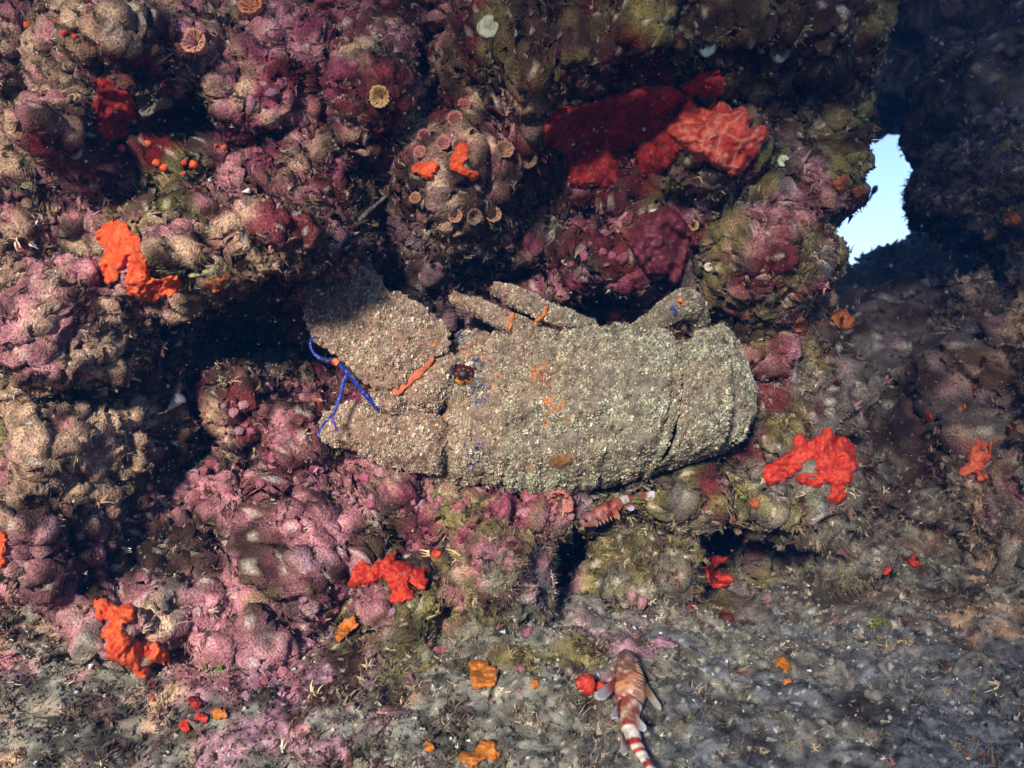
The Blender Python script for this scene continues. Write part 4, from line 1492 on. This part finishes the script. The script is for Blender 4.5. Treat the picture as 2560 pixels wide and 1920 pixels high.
cup_coral(1350, 462, 13, TANC, 'lower tan tube coral pointing right from the central knob', 1.8, (.8, -.5, -.4))


def disc(px, py, r, col, label, name='disc_alga', cat='alga'):
    y, n = seat(px, py)
    n = n * .5 + np.array([0, -1.0, 0.05])
    n /= np.linalg.norm(n)
    R = r * K * y
    V, F = ico(4)
    V = V * np.array([1, 1, .38])
    rd = np.hypot(V[:, 0], V[:, 1])
    V[:, 2] -= np.where(V[:, 2] > 0, .30 * np.exp(-(rd / .45) ** 2), 0)
    V = V * (1 + .06 * fbm(V, 2.2, 2, seed=int(px) % 77))[:, None]
    cl = np.asarray(col) * (1 + .35 * fbm(V, 4, 3, seed=611))[:, None] * (.8 + .3 * smooth(.1, .8, rd))[:, None]
    o = add(name, make_mesh(name, V * R, F, col=np.clip(cl, 0, 1)), M_PALE, label=label, cat=cat, loc=P(px, py, y - .35 * R))
    orient(o, n)
    return o


for a in [(1222, 67, 30, (.36, .36, .26), 'pale olive disc at the top, left of the dark ledge'), (1511, 348, 20, (.28, .44, .32), 'pale green disc in front of the dark red crust'),
          (1416, 651, 13, (.48, .40, .32), 'cream disc above the magenta mound'), (1768, 118, 24, (.16, .22, .19), 'left blue green disc on the dark ledge'),
          (1950, 130, 26, (.16, .24, .20), 'right blue green disc on the dark ledge'), (190, 380, 20, (.26, .28, .20), 'dull green disc in the shaded left recess'),
          (1958, 402, 15, (.45, .52, .34), 'bright pale green disc right of the folded sponge'), (1928, 400, 10, (.36, .48, .22), 'small green disc next to the folded sponge tip'),
          (1772, 667, 12, (.52, .48, .36), 'cream disc right of the burgundy sponge base'), (1868, 802, 12, (.22, .30, .26), 'grey green disc behind the last leg of the lobster')]:
    disc(*a)


def snail(px, py, L, ang, col, label, name='sea_shell'):
    y, n = seat(px, py)
    R = L * K * y
    ns_, nz = 20, 40
    a = np.linspace(0, 2 * np.pi, ns_, endpoint=False)
    rows = []
    for k in range(nz):
        u = k / (nz - 1)
        rr = (.05 + .42 * u ** .9) * (1 if u < .94 else (1 - u) / .06)
        wv = 1 + .13 * np.sin(u * 2 * np.pi * 5 + a)
        rows.append(np.stack([np.cos(a) * rr * wv, np.sin(a) * rr * wv, np.full(ns_, u * 1.5)], -1))
    V = np.stack(rows, 1).reshape(-1, 3) * R
    cl = np.asarray(col) * (1 + .25 * fbm(V, 400, 2, seed=620))[:, None]
    o = add(name, make_mesh(name, V, grid_faces(ns_, nz, wrap=True), col=np.clip(cl, 0, 1)), M_PALE, label=label, cat='shell', loc=P(px, py, y - .4 * R))
    orient(o, (math.cos(math.radians(ang)), -.25, math.sin(math.radians(ang))))
    return o


for a in [(418, 1026, 38, 42, (.60, .56, .60), 'white encrusted snail shell on the brown rock left of the lobster'),
          (604, 480, 16, 5, (.80, .76, .66), 'bright white shell on the rock above the left knob'), (1622, 528, 13, 0, (.66, .66, .66), 'small white shell on top of the burgundy sponge'),
          (1268, 630, 11, 20, (.60, .42, .52), 'pinkish white shell above the lobster legs'), (1254, 1560, 12, 60, (.62, .64, .70), 'upper white shell piece in the dark hollow at bottom centre'),
          (1246, 1580, 14, 10, (.62, .64, .70), 'lower white shell piece in the dark hollow at bottom centre'), (1272, 1530, 10, 30, (.55, .56, .62), 'small grey white shell above the dark hollow'),
          (1604, 1540, 9, 0, (.62, .50, .46), 'tiny pink white shell on silt behind the scorpionfish head'), (2016, 1676, 8, 0, (.70, .75, .85), 'bluish white shell chip on the right silt'),
          (1966, 1606, 6, 40, (.75, .78, .85), 'tiny white shell chip on the silt behind the ochre disc'), (1818, 1660, 8, 100, (.7, .72, .76), 'white shell sliver left of the ochre disc'),
          (1788, 1762, 7, 80, (.7, .74, .66), 'tiny pale shell on silt right of the scorpionfish'), (1164, 1852, 9, 10, (.74, .74, .7), 'white shell chip above the bottom edge crust'),
          (222, 1674, 14, 60, (.74, .72, .66), 'white shell left of the lobed orange sponge'), (2515, 690, 24, 70, (.62, .60, .50), 'pale shell like crust high on the right rock')]:
    snail(*a)

# coralline nodules crowding the wall: pieces of the wall
NODV = []
for k in range(5):
    V, F = ico(3)
    V = V * (1 + .36 * fbm(V + k * 7, 1.5, 3, .6, seed=640 + k) + .10 * vnoise(V, 6, 650 + k))[:, None]
    cbase = [(.44, .17, .20), (.40, .12, .17), (.46, .22, .24), (.36, .19, .25), (.34, .10, .12)][k]
    cl = np.asarray(cbase) * (1 + .4 * fbm(V, 5, 3, .6, seed=660 + k))[:, None]
    me = make_mesh('coralline_nodule', V, F, col=np.clip(cl, 0, 1))
    me.materials.append(M_ROCK_N if 'M_ROCK_N' in globals() else attr_mat('coralline', .8, 5, .3, .5, .05))
    M_ROCK_N = me.materials[0]
    NODV.append(me)
NREG = [(950, 1235, 130, 50, 26), (1150, 1275, 170, 40, 30), (1350, 1285, 120, 40, 14), (690, 1390, 210, 150, 34), (640, 1060, 110, 110, 20), (560, 1230, 90, 60, 12),
        (650, 1680, 140, 80, 16), (1500, 650, 110, 60, 10), (660, 190, 90, 90, 10), (880, 100, 60, 110, 8), (1560, 1460, 140, 60, 9), (1200, 1680, 140, 80, 5), (960, 1420, 160, 120, 12)]
nr_ = random.Random(5)
for (cx, cy, rx, ry, n) in NREG:
    for k in range(n):
        px, py = cx + nr_.gauss(0, .5) * rx, cy + nr_.gauss(0, .5) * ry
        y, nn = seat(px, py)
        if y > 5:
            continue
        r = nr_.uniform(6, 17) * K * y
        o = bpy.data.objects.new('coralline_nodule', NODV[nr_.choice([0, 0, 1, 1, 2, 2, 3, 4])])
        COL.objects.link(o)
        o.parent = wall
        o.location = Vector(P(px, py, y + .1 * r))
        o.scale = (r * nr_.uniform(.8, 1.2), r * nr_.uniform(.7, 1.1), r * nr_.uniform(.75, 1.15))
        o.rotation_euler = (nr_.uniform(0, 6), nr_.uniform(0, 6), nr_.uniform(0, 6))


# ------------------------------------------------------------------ fishes
def fish(name, label, spine, hw, ys, upv, colf, fins, spines, tailfan=None, ht=.85):
    """spine: photograph points head to tail; hw half widths in pixels; ys distances; upv the direction the back faces"""
    n = 60
    s = spline(spine, n)
    u = np.linspace(0, 1, n)
    yv = np.interp(u, np.linspace(0, 1, len(ys)), ys)
    wv = np.interp(u, np.linspace(0, 1, len(hw)), hw) * K * yv
    p = P(s[:, 0], s[:, 1], yv)
    upv = np.asarray(upv, float)
    upv /= np.linalg.norm(upv)
    t = np.gradient(p, axis=0)
    t /= np.linalg.norm(t, axis=1, keepdims=True)
    ns_ = 30
    a = np.linspace(0, 2 * np.pi, ns_, endpoint=False)
    V = np.zeros((ns_, n + 2, 3))
    for i in range(n):
        sd = np.cross(t[i], upv)
        sd /= np.linalg.norm(sd)
        ca, sa = np.cos(a), np.sin(a)
        hh = wv[i] * ht * np.where(sa > 0, 1.15 - .25 * np.abs(ca), .8)
        V[:, i + 1] = p[i] + sd * (wv[i] * np.sign(ca) * np.abs(ca) ** .8)[:, None] + upv * (hh * sa)[:, None]
    V[:, 0], V[:, -1] = p[0] - t[0] * wv[0] * .3, p[-1]
    uu = np.concatenate([[0], u, [1]])[None, :] + 0 * a[:, None]
    aa = a[:, None] + 0 * uu
    V = V.reshape(-1, 3)
    V = V + upv * (.0022 * fbm(V, 210, 3, .6, seed=701) * smooth(.8, .15, uu.ravel()))[:, None]
    col = colf(uu.ravel(), aa.ravel(), V)
    c0 = p[n // 3]
    root = empty(name, c0, label, 'fish')
    add('body', make_mesh('body', V - c0, grid_faces(ns_, n + 2, wrap=True), col=np.clip(col, 0, 1)), M_FISH, root)
    for (nm, base0, base1, tip0, tip1, yb, yt, c1, c2) in fins:
        nr, nl = 13, 9
        Vf, Cf = [], []
        for i in range(nr):
            f = i / (nr - 1)
            b = np.array(base0) * (1 - f) + np.array(base1) * f
            tp = np.array(tip0) * (1 - f) + np.array(tip1) * f
            mid = (np.array(tip0) + np.array(tip1)) / 2 - (np.array(base0) + np.array(base1)) / 2
            tp = tp + mid * .18 + mid * (.26 * math.sin(f * math.pi)) + mid * (.06 * (-1) ** i)
            for j in range(nl):
                g = j / (nl - 1)
                q = b * (1 - g) + tp * g
                y = (yb - .003) * (1 - g) + (yt - .007) * g + .0009 * g * (-1) ** i
                Vf.append(P(q[0], q[1], y))
                m = smooth(.35, .6, g + .12 * math.sin(i * 2.1))
                cc = np.array(c1) * (1 - m) + np.array(c2) * m
                Cf.append(cc * (1.0 if i % 2 == 0 else .72))
        Vf = np.array(Vf) - c0
        fo = add(nm, make_mesh(nm, Vf, grid_faces(nr, nl), col=np.clip(Cf, 0, 1)), M_FIN, root)
        so = fo.modifiers.new('thick', 'SOLIDIFY')
        so.thickness = .0004
    for (bx, by, tx, ty, y) in spines:
        b, tp = P(bx, by, y), P(tx, ty, y - .003)
        V, F = tube(np.array([b, (b + tp) / 2, tp]), [.0006, .0004, .0001], 6)
        add('dorsal_spine', make_mesh('dorsal_spine', V - c0, F, col=np.array([.42, .24, .16])), M_FISH, root)
    for (ex, ey, er, ye) in ([tailfan] if tailfan else []):
        for dx in (-1, 1):
            V, F = ico(2)
            add('eye', make_mesh('eye', V * er * K * ye + P(ex + dx * 17, ey, ye) - c0, F, col=np.array([.10, .05, .04])), M_WET, root)
    return root


def col_fish1(u, a, V):
    n = fbm(V, 170, 3, .6, seed=711)
    n2 = fbm(V, 420, 2, .6, seed=712)
    headc = np.where((n2 > 0)[:, None], np.array([.26, .15, .125]), np.array([.15, .085, .07]))
    c = np.where((n > 0)[:, None], np.array([.24, .055, .035]), np.array([.40, .20, .13]))
    c = np.where((n < -.45)[:, None], np.array([.55, .42, .34]), c)
    hm = smooth(.32, .12, u + .05 * n)[:, None]
    c = c * (1 - hm) + headc * hm
    om = (smooth(.08, .16, u) * smooth(.42, .34, u) * smooth(.3, .7, np.cos(a - 1.1)) * smooth(-.3, .3, n2))[:, None] * .7
    c = c * (1 - om) + np.array([.56, .24, .10]) * om
    tail = u > .58
    bands = ((u + .01 * n > .60) & (u < .70)) | ((u > .755) & (u + .01 * n < .79)) | ((u > .83) & (u + .015 * n < .895)) | (u > .96)
    c = np.where((tail & bands)[:, None], np.array([.78, .70, .60]), c)
    c = np.where((tail & ~bands)[:, None], np.array([.40, .045, .025]) * (1 + .4 * n2)[:, None], c)
    c = c * (1 + .35 * n2)[:, None]
    sp = vnoise(V, 800, 715) > .7
    c[sp & ~tail] = (.72, .58, .48)
    return c


yf = [seat(1568, 1640)[0], seat(1572, 1720)[0], seat(1580, 1800)[0], seat(1600, 1870)[0], seat(1630, 1912)[0]]
yf = [y - .014 for y in yf]
yf = list(np.polyval(np.polyfit(range(5), yf, 1), range(5)))
Y1 = lambda py: float(np.interp(py, [1632, 1918], [yf[0], yf[-1]]))
W_, R_ = (.80, .80, .84), (.36, .07, .04)
fish('scorpionfish', 'mottled red brown scorpionfish with white banded tail resting on the silt', [(1566, 1636), (1570, 1665), (1574, 1700), (1576, 1740), (1572, 1780), (1574, 1820), (1588, 1860), (1606, 1890), (1634, 1930)],
     [20, 34, 42, 40, 31, 24, 21, 17, 13, 11], yf, (0.12, -.62, .78), col_fish1,
     [('pectoral_fin', (1538, 1694), (1542, 1722), (1492, 1728), (1520, 1744), Y1(1700), Y1(1735) - .004, R_, (.62, .58, .60)),
      ('pectoral_fin', (1614, 1704), (1606, 1730), (1646, 1752), (1632, 1762), Y1(1710), Y1(1750) - .002, (.26, .16, .07), (.56, .56, .50)),
      ('pelvic_fin', (1550, 1748), (1550, 1776), (1530, 1784), (1544, 1790), Y1(1755), Y1(1790) - .002, R_, W_),
      ('pelvic_fin', (1590, 1748), (1592, 1768), (1600, 1758), (1598, 1776), Y1(1755), Y1(1775) - .002, (.4, .45, .6), (.5, .6, .8)),
      ('dorsal_fin', (1586, 1782), (1590, 1822), (1610, 1808), (1602, 1826), Y1(1800) - .006, Y1(1810) - .012, (.6, .4, .34), W_),
      ('anal_fin', (1556, 1828), (1566, 1858), (1552, 1872), (1568, 1878), Y1(1845), Y1(1872) - .003, R_, W_),
      ('tail_fin', (1622, 1912), (1640, 1924), (1636, 1950), (1662, 1944), Y1(1915), Y1(1940), W_, R_)],
     [(1588 + 6 * math.sin(k * .45), 1660 + k * 8, 1600 + 9 * math.sin(k * .45), 1668 + k * 8, Y1(1660 + k * 8) - .012) for k in (0, 1, 2, 3.2, 4, 5.3, 6.1, 7, 8.2, 9)]
     + [(1562, 1634, 1561, 1616, Y1(1632)), (1588, 1636, 1594, 1622, Y1(1632)), (1572, 1632, 1574, 1620, Y1(1632))], (1573, 1650, 7, Y1(1650) - .008))


def col_fish2(u, a, V):
    n = fbm(V, 220, 3, .6, seed=721)
    c = np.where((n > .05)[:, None], np.array([.16, .018, .012]), np.array([.40, .10, .055]))
    hm = smooth(.36, .15, u)[:, None] * .7
    c = c * (1 - hm) + np.array([.46, .20, .18]) * hm
    w = ((u > .60) & (u < .70)) | ((u > .84) & (u < .90)) | (u > .965)
    c = np.where(w[:, None], np.array([.60, .55, .47]), c)
    c = np.where(((u > .70) & ~w)[:, None], np.array([.34, .03, .025]), c)
    return c * .62 * (1 + .3 * fbm(V, 500, 2, seed=722))[:, None]  # whole fish dimmed in its colour, as if partly in shadow


y2 = seat(1540, 1270, 3)[0] - .012
fish('scorpionfish', 'small dark red scorpionfish with white bands wedged under the lobster', [(1452, 1306), (1480, 1298), (1510, 1282), (1540, 1262), (1565, 1247), (1585, 1242), (1606, 1241), (1628, 1238)],
     [12, 19, 23, 23, 19, 13, 9, 10, 12], [y2 - .004, y2, y2 + .006], (-.25, -.85, .45), col_fish2,
     [('anal_fin', (1556, 1264), (1572, 1258), (1572, 1276), (1584, 1266), y2 - .004, y2 - .010, R_, (.66, .64, .74)),
      ('dorsal_fin', (1558, 1234), (1574, 1232), (1570, 1226), (1580, 1228), y2 - .002, y2 - .004, (.5, .2, .08), (.74, .72, .68)),
      ('pectoral_fin', (1530, 1278), (1540, 1268), (1542, 1296), (1548, 1286), y2 - .008, y2 - .012, (.46, .12, .06), (.56, .24, .14)),
      ('tail_fin', (1604, 1232), (1604, 1250), (1630, 1226), (1624, 1254), y2, y2 - .002, R_, W_)],
     [(1490 + 9 * k, 1308 - 4 * k, 1494 + 9 * k, 1318 - 4 * k, y2 - .014) for k in range(6)], (1475, 1296, 5, y2 - .016), ht=.75)
# swimmer seen in the bright opening
fish('small_fish', 'tiny blurred grey fish swimming in the bright blue opening', [(2193, 464), (2188, 472), (2182, 482), (2176, 492)], [3, 8, 8, 4, 2], [1.30, 1.30, 1.30], (-.8, -.5, .3),
     lambda u, a, V: np.tile(np.array([.10, .14, .20]), (len(u), 1)), [('tail_fin', (2177, 488), (2180, 492), (2168, 496), (2174, 502), 1.30, 1.30, (.12, .16, .22), (.12, .16, .22))], [])


# ------------------------------------------------------------------ silt tubes, sticks, algae
def strand(px_pts, r, col, label, name, cat, lift=.6, rough=.25, mat=None):
    s = spline(px_pts, 40)
    ys_ = np.array([seat(a, b)[0] for a, b in s])
    ker = np.ones(9) / 9
    ys_ = np.convolve(np.pad(ys_, 4, mode='edge'), ker, 'valid')
    R = r * K * ys_.mean()
    p = P(s[:, 0], s[:, 1], ys_ - R * lift)
    rad = R * (1 + rough * fbm(p, 160, 2, seed=731))
    rad[:4] *= np.linspace(.4, 1, 4)
    rad[-4:] *= np.linspace(1, .4, 4)
    V, F = tube(p, rad, 12)
    c0 = p[0]
    V = V + (.12 * R * fbm(V, 300, 2, seed=732))[:, None]
    cl = np.asarray(col) * (1 + .35 * fbm(V, 300, 2, seed=733))[:, None]
    return add(name, make_mesh(name, V - c0, F, col=np.clip(cl, 0, 1)), mat or M_SILT, label=label, cat=cat, loc=c0)


SC = (.19, .175, .15)
strand([(2090, 1646), (2106, 1672), (2128, 1704), (2160, 1732), (2205, 1744)], 12, SC, 'thick curved silt covered worm tube on the right floor', 'worm_tube', 'tube')
strand([(2200, 1660), (2222, 1690), (2228, 1722)], 8, SC, 'short straight silt covered tube right of the thick curved tube', 'worm_tube', 'tube')
strand([(2196, 1668), (2226, 1642), (2262, 1622)], 9, SC, 'slanting silt covered tube above the thick curved tube', 'worm_tube', 'tube')
strand([(2384, 1690), (2404, 1650), (2430, 1634), (2455, 1638), (2466, 1664), (2462, 1696), (2444, 1716)], 8, SC, 'arched silt covered tube near the right edge', 'worm_tube', 'tube')
strand([(2252, 1672), (2256, 1700), (2258, 1724)], 7, SC, 'upright stubby silt tube between the curved and arched tubes', 'worm_tube', 'tube')
strand([(2002, 1646), (2010, 1610), (2018, 1560)], 7, SC, 'silty stick leaning behind the thick curved tube', 'worm_tube', 'tube')
strand([(884, 572), (905, 545), (935, 515), (966, 490)], 6, (.16, .14, .13), 'thin grey stick across the dark rock above the lobster head', 'stick', 'stick', lift=1.5)
strand([(1152, 1428), (1160, 1442), (1172, 1456)], 3, (.42, .48, .32), 'pale green forked scrap right of the scarlet sponge', 'plant_scrap', 'plant', lift=3)
strand([(470, 690), (520, 680), (548, 668), (570, 640)], 7, (.36, .32, .16), 'yellowish curved filament below the olive knob', 'algal_strand', 'alga', lift=1.5)


def leafy(px, py, r, n, col, label, name='green_alga', leaf=.5, seed=1):
    y, nn = seat(px, py)
    R = r * K * y
    rr = np.random.default_rng(seed)
    V, F = [], []
    for k in range(n):
        d = nn + rr.normal(0, .75, 3)
        d /= np.linalg.norm(d)
        c = rr.normal(0, .35, 3) * R + d * R * .25
        s1 = np.cross(d, rr.normal(size=3))
        s1 /= np.linalg.norm(s1)
        L, w = R * leaf * rr.uniform(.6, 1.1), R * leaf * .42 * rr.uniform(.7, 1.2)
        b = len(V)
        nb = np.cross(d, s1)
        for (tt, ww, hh) in ((0, .35, 0), (.45, 1, .12), (.85, .75, .05), (1.1, .05, -.1)):
            V += [c + d * L * tt - s1 * w * ww, c + d * L * tt + nb * hh * L, c + d * L * tt + s1 * w * ww]
        for j in range(3):
            q = b + 3 * j
            F += [(q, q + 1, q + 4, q + 3), (q + 1, q + 2, q + 5, q + 4)]
    V = np.array(V)
    cl = np.asarray(col) * (1 + .45 * fbm(V + 3, 300, 2, seed=741))[:, None]
    return add(name, make_mesh(name, V, np.array(F), col=np.clip(cl, 0, 1)), M_FIN, label=label, cat='alga', loc=P(px, py, y))


leafy(535, 1668, 34, 70, (.14, .30, .03), 'bright green leafy alga beside the lobed orange sponge', seed=3)
leafy(545, 1640, 20, 30, (.10, .24, .03), 'darker green sprig just above the bright green alga', seed=4)
leafy(2212, 1064, 26, 60, (.26, .26, .03), 'yellow green rounded alga on the dark right rock', seed=5)
leafy(2200, 1566, 22, 50, (.22, .24, .05), 'olive green alga clump on the furry flat boulder', seed=6)
leafy(1690, 450, 24, 60, (.09, .10, .02), 'dark moss green alga below the folded sponge', seed=7)
leafy(1910, 695, 36, 80, (.16, .17, .03), 'olive green alga patch on the right overhang', seed=8)
leafy(1860, 1250, 14, 30, (.30, .32, .10), 'pale yellow green sprig under the lobster tail', seed=9)
leafy(2150, 300, 18, 40, (.16, .26, .06), 'green alga on the rock edge above the bright opening', seed=10)
leafy(505, 1290, 18, 36, (.22, .22, .03), 'yellowish alga on the pink crust at left', seed=11)

# ------------------------------------------------------------------ turf, filaments, silt grains, drifting specks
sp, sn, sm_ = [np.concatenate([s[i] if i < 2 else np.full(len(s[0]), s[2]) for s in STRUCT]) for i in range(3)]
a, b = PX(sp)
inn = (sp[:, 1] > .25) & (a > -160) & (a < 2720) & (b > -140) & (b < 2060)
sp, sn, sm_ = sp[inn], sn[inn], sm_[inn]
ff = (sn * sp).sum(1)
sn[(ff > 0) & (sp[:, 1] < 1.3)] *= 1
a, b = PX(sp)
isfloor = (sn[:, 2] > .75) & (sp[:, 2] < -.12)
dist = np.linalg.norm(sp, axis=1)
wt = np.where(ff < 0.1 * dist, 1.0, .0) * sm_
wt *= np.where(isfloor, np.where(a > 1500, .15, .3), 1.0)
clump = fbm(sp, 36, 2, seed=801)
wt *= smooth(-.9, .5, clump) + .12
N = 190000
k = rng.choice(len(sp), N, p=wt / wt.sum())
tp = sp[k] + rng.normal(0, .0006, (N, 3))
tn = sn[k]
tc_ = zone_col(tp)
tan = np.array([.32, .255, .17])
mx_ = np.clip(.40 + .28 * rng.normal(size=N) + .2 * clump[k], 0, .9)[:, None]
pa_ = fbm(tp, 55, 3, .6, seed=815) + .45 * rng.normal(size=N)
alt = np.where((pa_ > .35)[:, None], np.array([.085, .052, .034]), np.where((pa_ < -.45)[:, None], np.array([.36, .29, .18]), tan))
mx_ = np.where((np.abs(pa_) > .4)[:, None], np.clip(mx_ + .42, 0, .92), mx_)
isf_ = ((tn[:, 2] > .75) & (tp[:, 2] < -.12))[:, None]
mx_ = np.where(isf_, mx_ * .4, mx_)
tc_ = (tc_ * 1.15 * (1 - mx_) + alt * mx_) * np.exp(rng.normal(-.08, .62, (N, 1)))
ok = np.ones(N, bool)
ta, tb = PX(tp)
for (bx, by, r) in SPB:
    ok &= ~(np.hypot(ta - bx, tb - by) < r * .95)
tp, tn, tc_, N = tp[ok], tn[ok], tc_[ok], int(ok.sum())
scatter('algal_turf', tp, tn, (rng.gamma(4, .0009, N) + .0012) * np.where((tn[:, 2] > .75) & (tp[:, 2] < -.12), .5, 1), tc_, SRC_TURF, jitter=.5, droop=.25, label='short fuzzy algal turf growing all over the reef rock', cat='algae')
# longer pale filaments in tufts
LONG = [(130, 1080, 120, 1.0), (420, 640, 100, .5), (560, 650, 80, .5), (300, 880, 70, .6), (60, 400, 80, .5), (1560, 200, 160, .9), (1750, 130, 200, .6), (1900, 180, 120, .5), (1300, 240, 100, .5),
        (1210, 1420, 60, 1.0), (1000, 1500, 90, .5), (1700, 1290, 170, .8), (1950, 770, 130, .6), (720, 470, 90, .4), (1330, 460, 70, .4), (950, 1180, 80, .3), (1850, 1310, 120, .8),
        (2150, 1460, 100, .5), (80, 160, 120, .5), (2080, 110, 120, .5), (1950, 980, 100, .5)]
pl = np.zeros(len(sp))
for (cx, cy, rr, am) in LONG:
    pl = np.maximum(pl, am * np.exp(-((a - cx) ** 2 + (b - cy) ** 2) / (2 * (rr * .6) ** 2)))
pl *= wt * ~isfloor * (smooth(-.2, .6, fbm(sp, 55, 2, seed=805)) + .03)
N = 15000
k = rng.choice(len(sp), N, p=pl / pl.sum())
lc = np.array([.36, .32, .18]) * rng.uniform(.5, 1.25, (N, 1)) + rng.normal(0, .015, (N, 3))
scatter('filament_alga', sp[k], sn[k], rng.uniform(.005, .013, N), lc, SRC_LONG, jitter=.45, droop=.5, label='longer pale olive algal filaments in tufts on the ledges', cat='algae')
# small lobed fronds, dark red and brown
wf = np.where(ff < .1 * dist, 1.0, 0.) * sm_ * np.where(isfloor, .22, 1) * (smooth(-.2, .7, fbm(sp, 30, 3, seed=808)) + .5)
N = 32000
k = rng.choice(len(sp), N, p=wf / wf.sum())
fp_ = np.array([(.16, .05, .045), (.22, .10, .07), (.20, .16, .07), (.34, .16, .155), (.11, .07, .04), (.34, .26, .16), (.40, .22, .21), (.09, .05, .04)])[rng.integers(0, 8, N)]
fm_ = np.clip(.35 + .4 * rng.normal(size=(N, 1)), 0, 1)
fc_ = fp_ * fm_ + zone_col(sp[k]) * (1 - fm_)
fc_[isfloor[k]] = zone_col(sp[k])[isfloor[k]] * 1.15
fc_ = fc_ * rng.uniform(.5, 1.3, (N, 1))
oks = np.ones(N, bool)
ta, tb = PX(sp[k])
for (bx, by, r) in SPB:
    oks &= ~(np.hypot(ta - bx, tb - by) < r * 1.2)
k, fc_, N = k[oks], fc_[oks], int(oks.sum())
scatter('frond_alga', sp[k], sn[k], (rng.gamma(3.0, .0013, N) + .0018) * np.where(isfloor[k], .55, 1), fc_, SRC_FROND, jitter=.6, droop=.2, label='small lobed red and brown algal fronds dotted over the rock', cat='algae')
# grains on silt and rock
wg = np.where(isfloor, 1.0, .22) * (sp[:, 1] < 1.1)
N = 85000
k = rng.choice(len(sp), N, p=wg / wg.sum())
gc = zone_col(sp[k]) * rng.uniform(.75, 1.25, (N, 1)) * 1.1
br = rng.random(N)
gc[br < .012] = (.72, .70, .68)
gc[(br > .988)] = (.40, .16, .10)
scatter('silt_grains', sp[k], sn[k], rng.gamma(3, .00030, N) + .0005, gc, SRC_GRAIN, jitter=.4, label='fine silt grains and shell grit lying on floor and rock', cat='silt')
# specks adrift in the water
N = 3600
yy_ = rng.uniform(.30, .60, N)
p_ = P(rng.uniform(0, 2560, N), rng.uniform(0, 1920, N), yy_)
scatter('drifting_specks', p_, rng.normal(size=(N, 3)), rng.uniform(.00013, .00036, N), np.tile((.75, .75, .72), (N, 1)), SRC_GRAIN, label='tiny pale specks drifting in the water', cat='particles')

# ------------------------------------------------------------------ the water: blue haze
V, F = np.array([(x, y, z) for x in (-3.0, 3.4) for y in (-3.2, 3.5) for z in (-1.6, 2.4)]), np.array([(0, 1, 3, 2), (4, 6, 7, 5), (0, 4, 5, 1), (2, 3, 7, 6), (0, 2, 6, 4), (1, 5, 7, 3)])
hz = make_mesh('haze', V, F, False)
hm = bpy.data.materials.new('water_haze')
hm.use_nodes = True
hn = hm.node_tree.nodes
hn.remove(hn['Principled BSDF'])
pv = hn.new('ShaderNodeVolumePrincipled')
pv.inputs['Color'].default_value = (.05, .30, .97, 1)
pv.inputs['Density'].default_value = 0.08
pv.inputs['Anisotropy'].default_value = 0.2
hm.node_tree.links.new(pv.outputs[0], hn['Material Output'].inputs['Volume'])
add('haze', hz, hm, kind='stuff', label='blue haze of the sea water', cat='water')
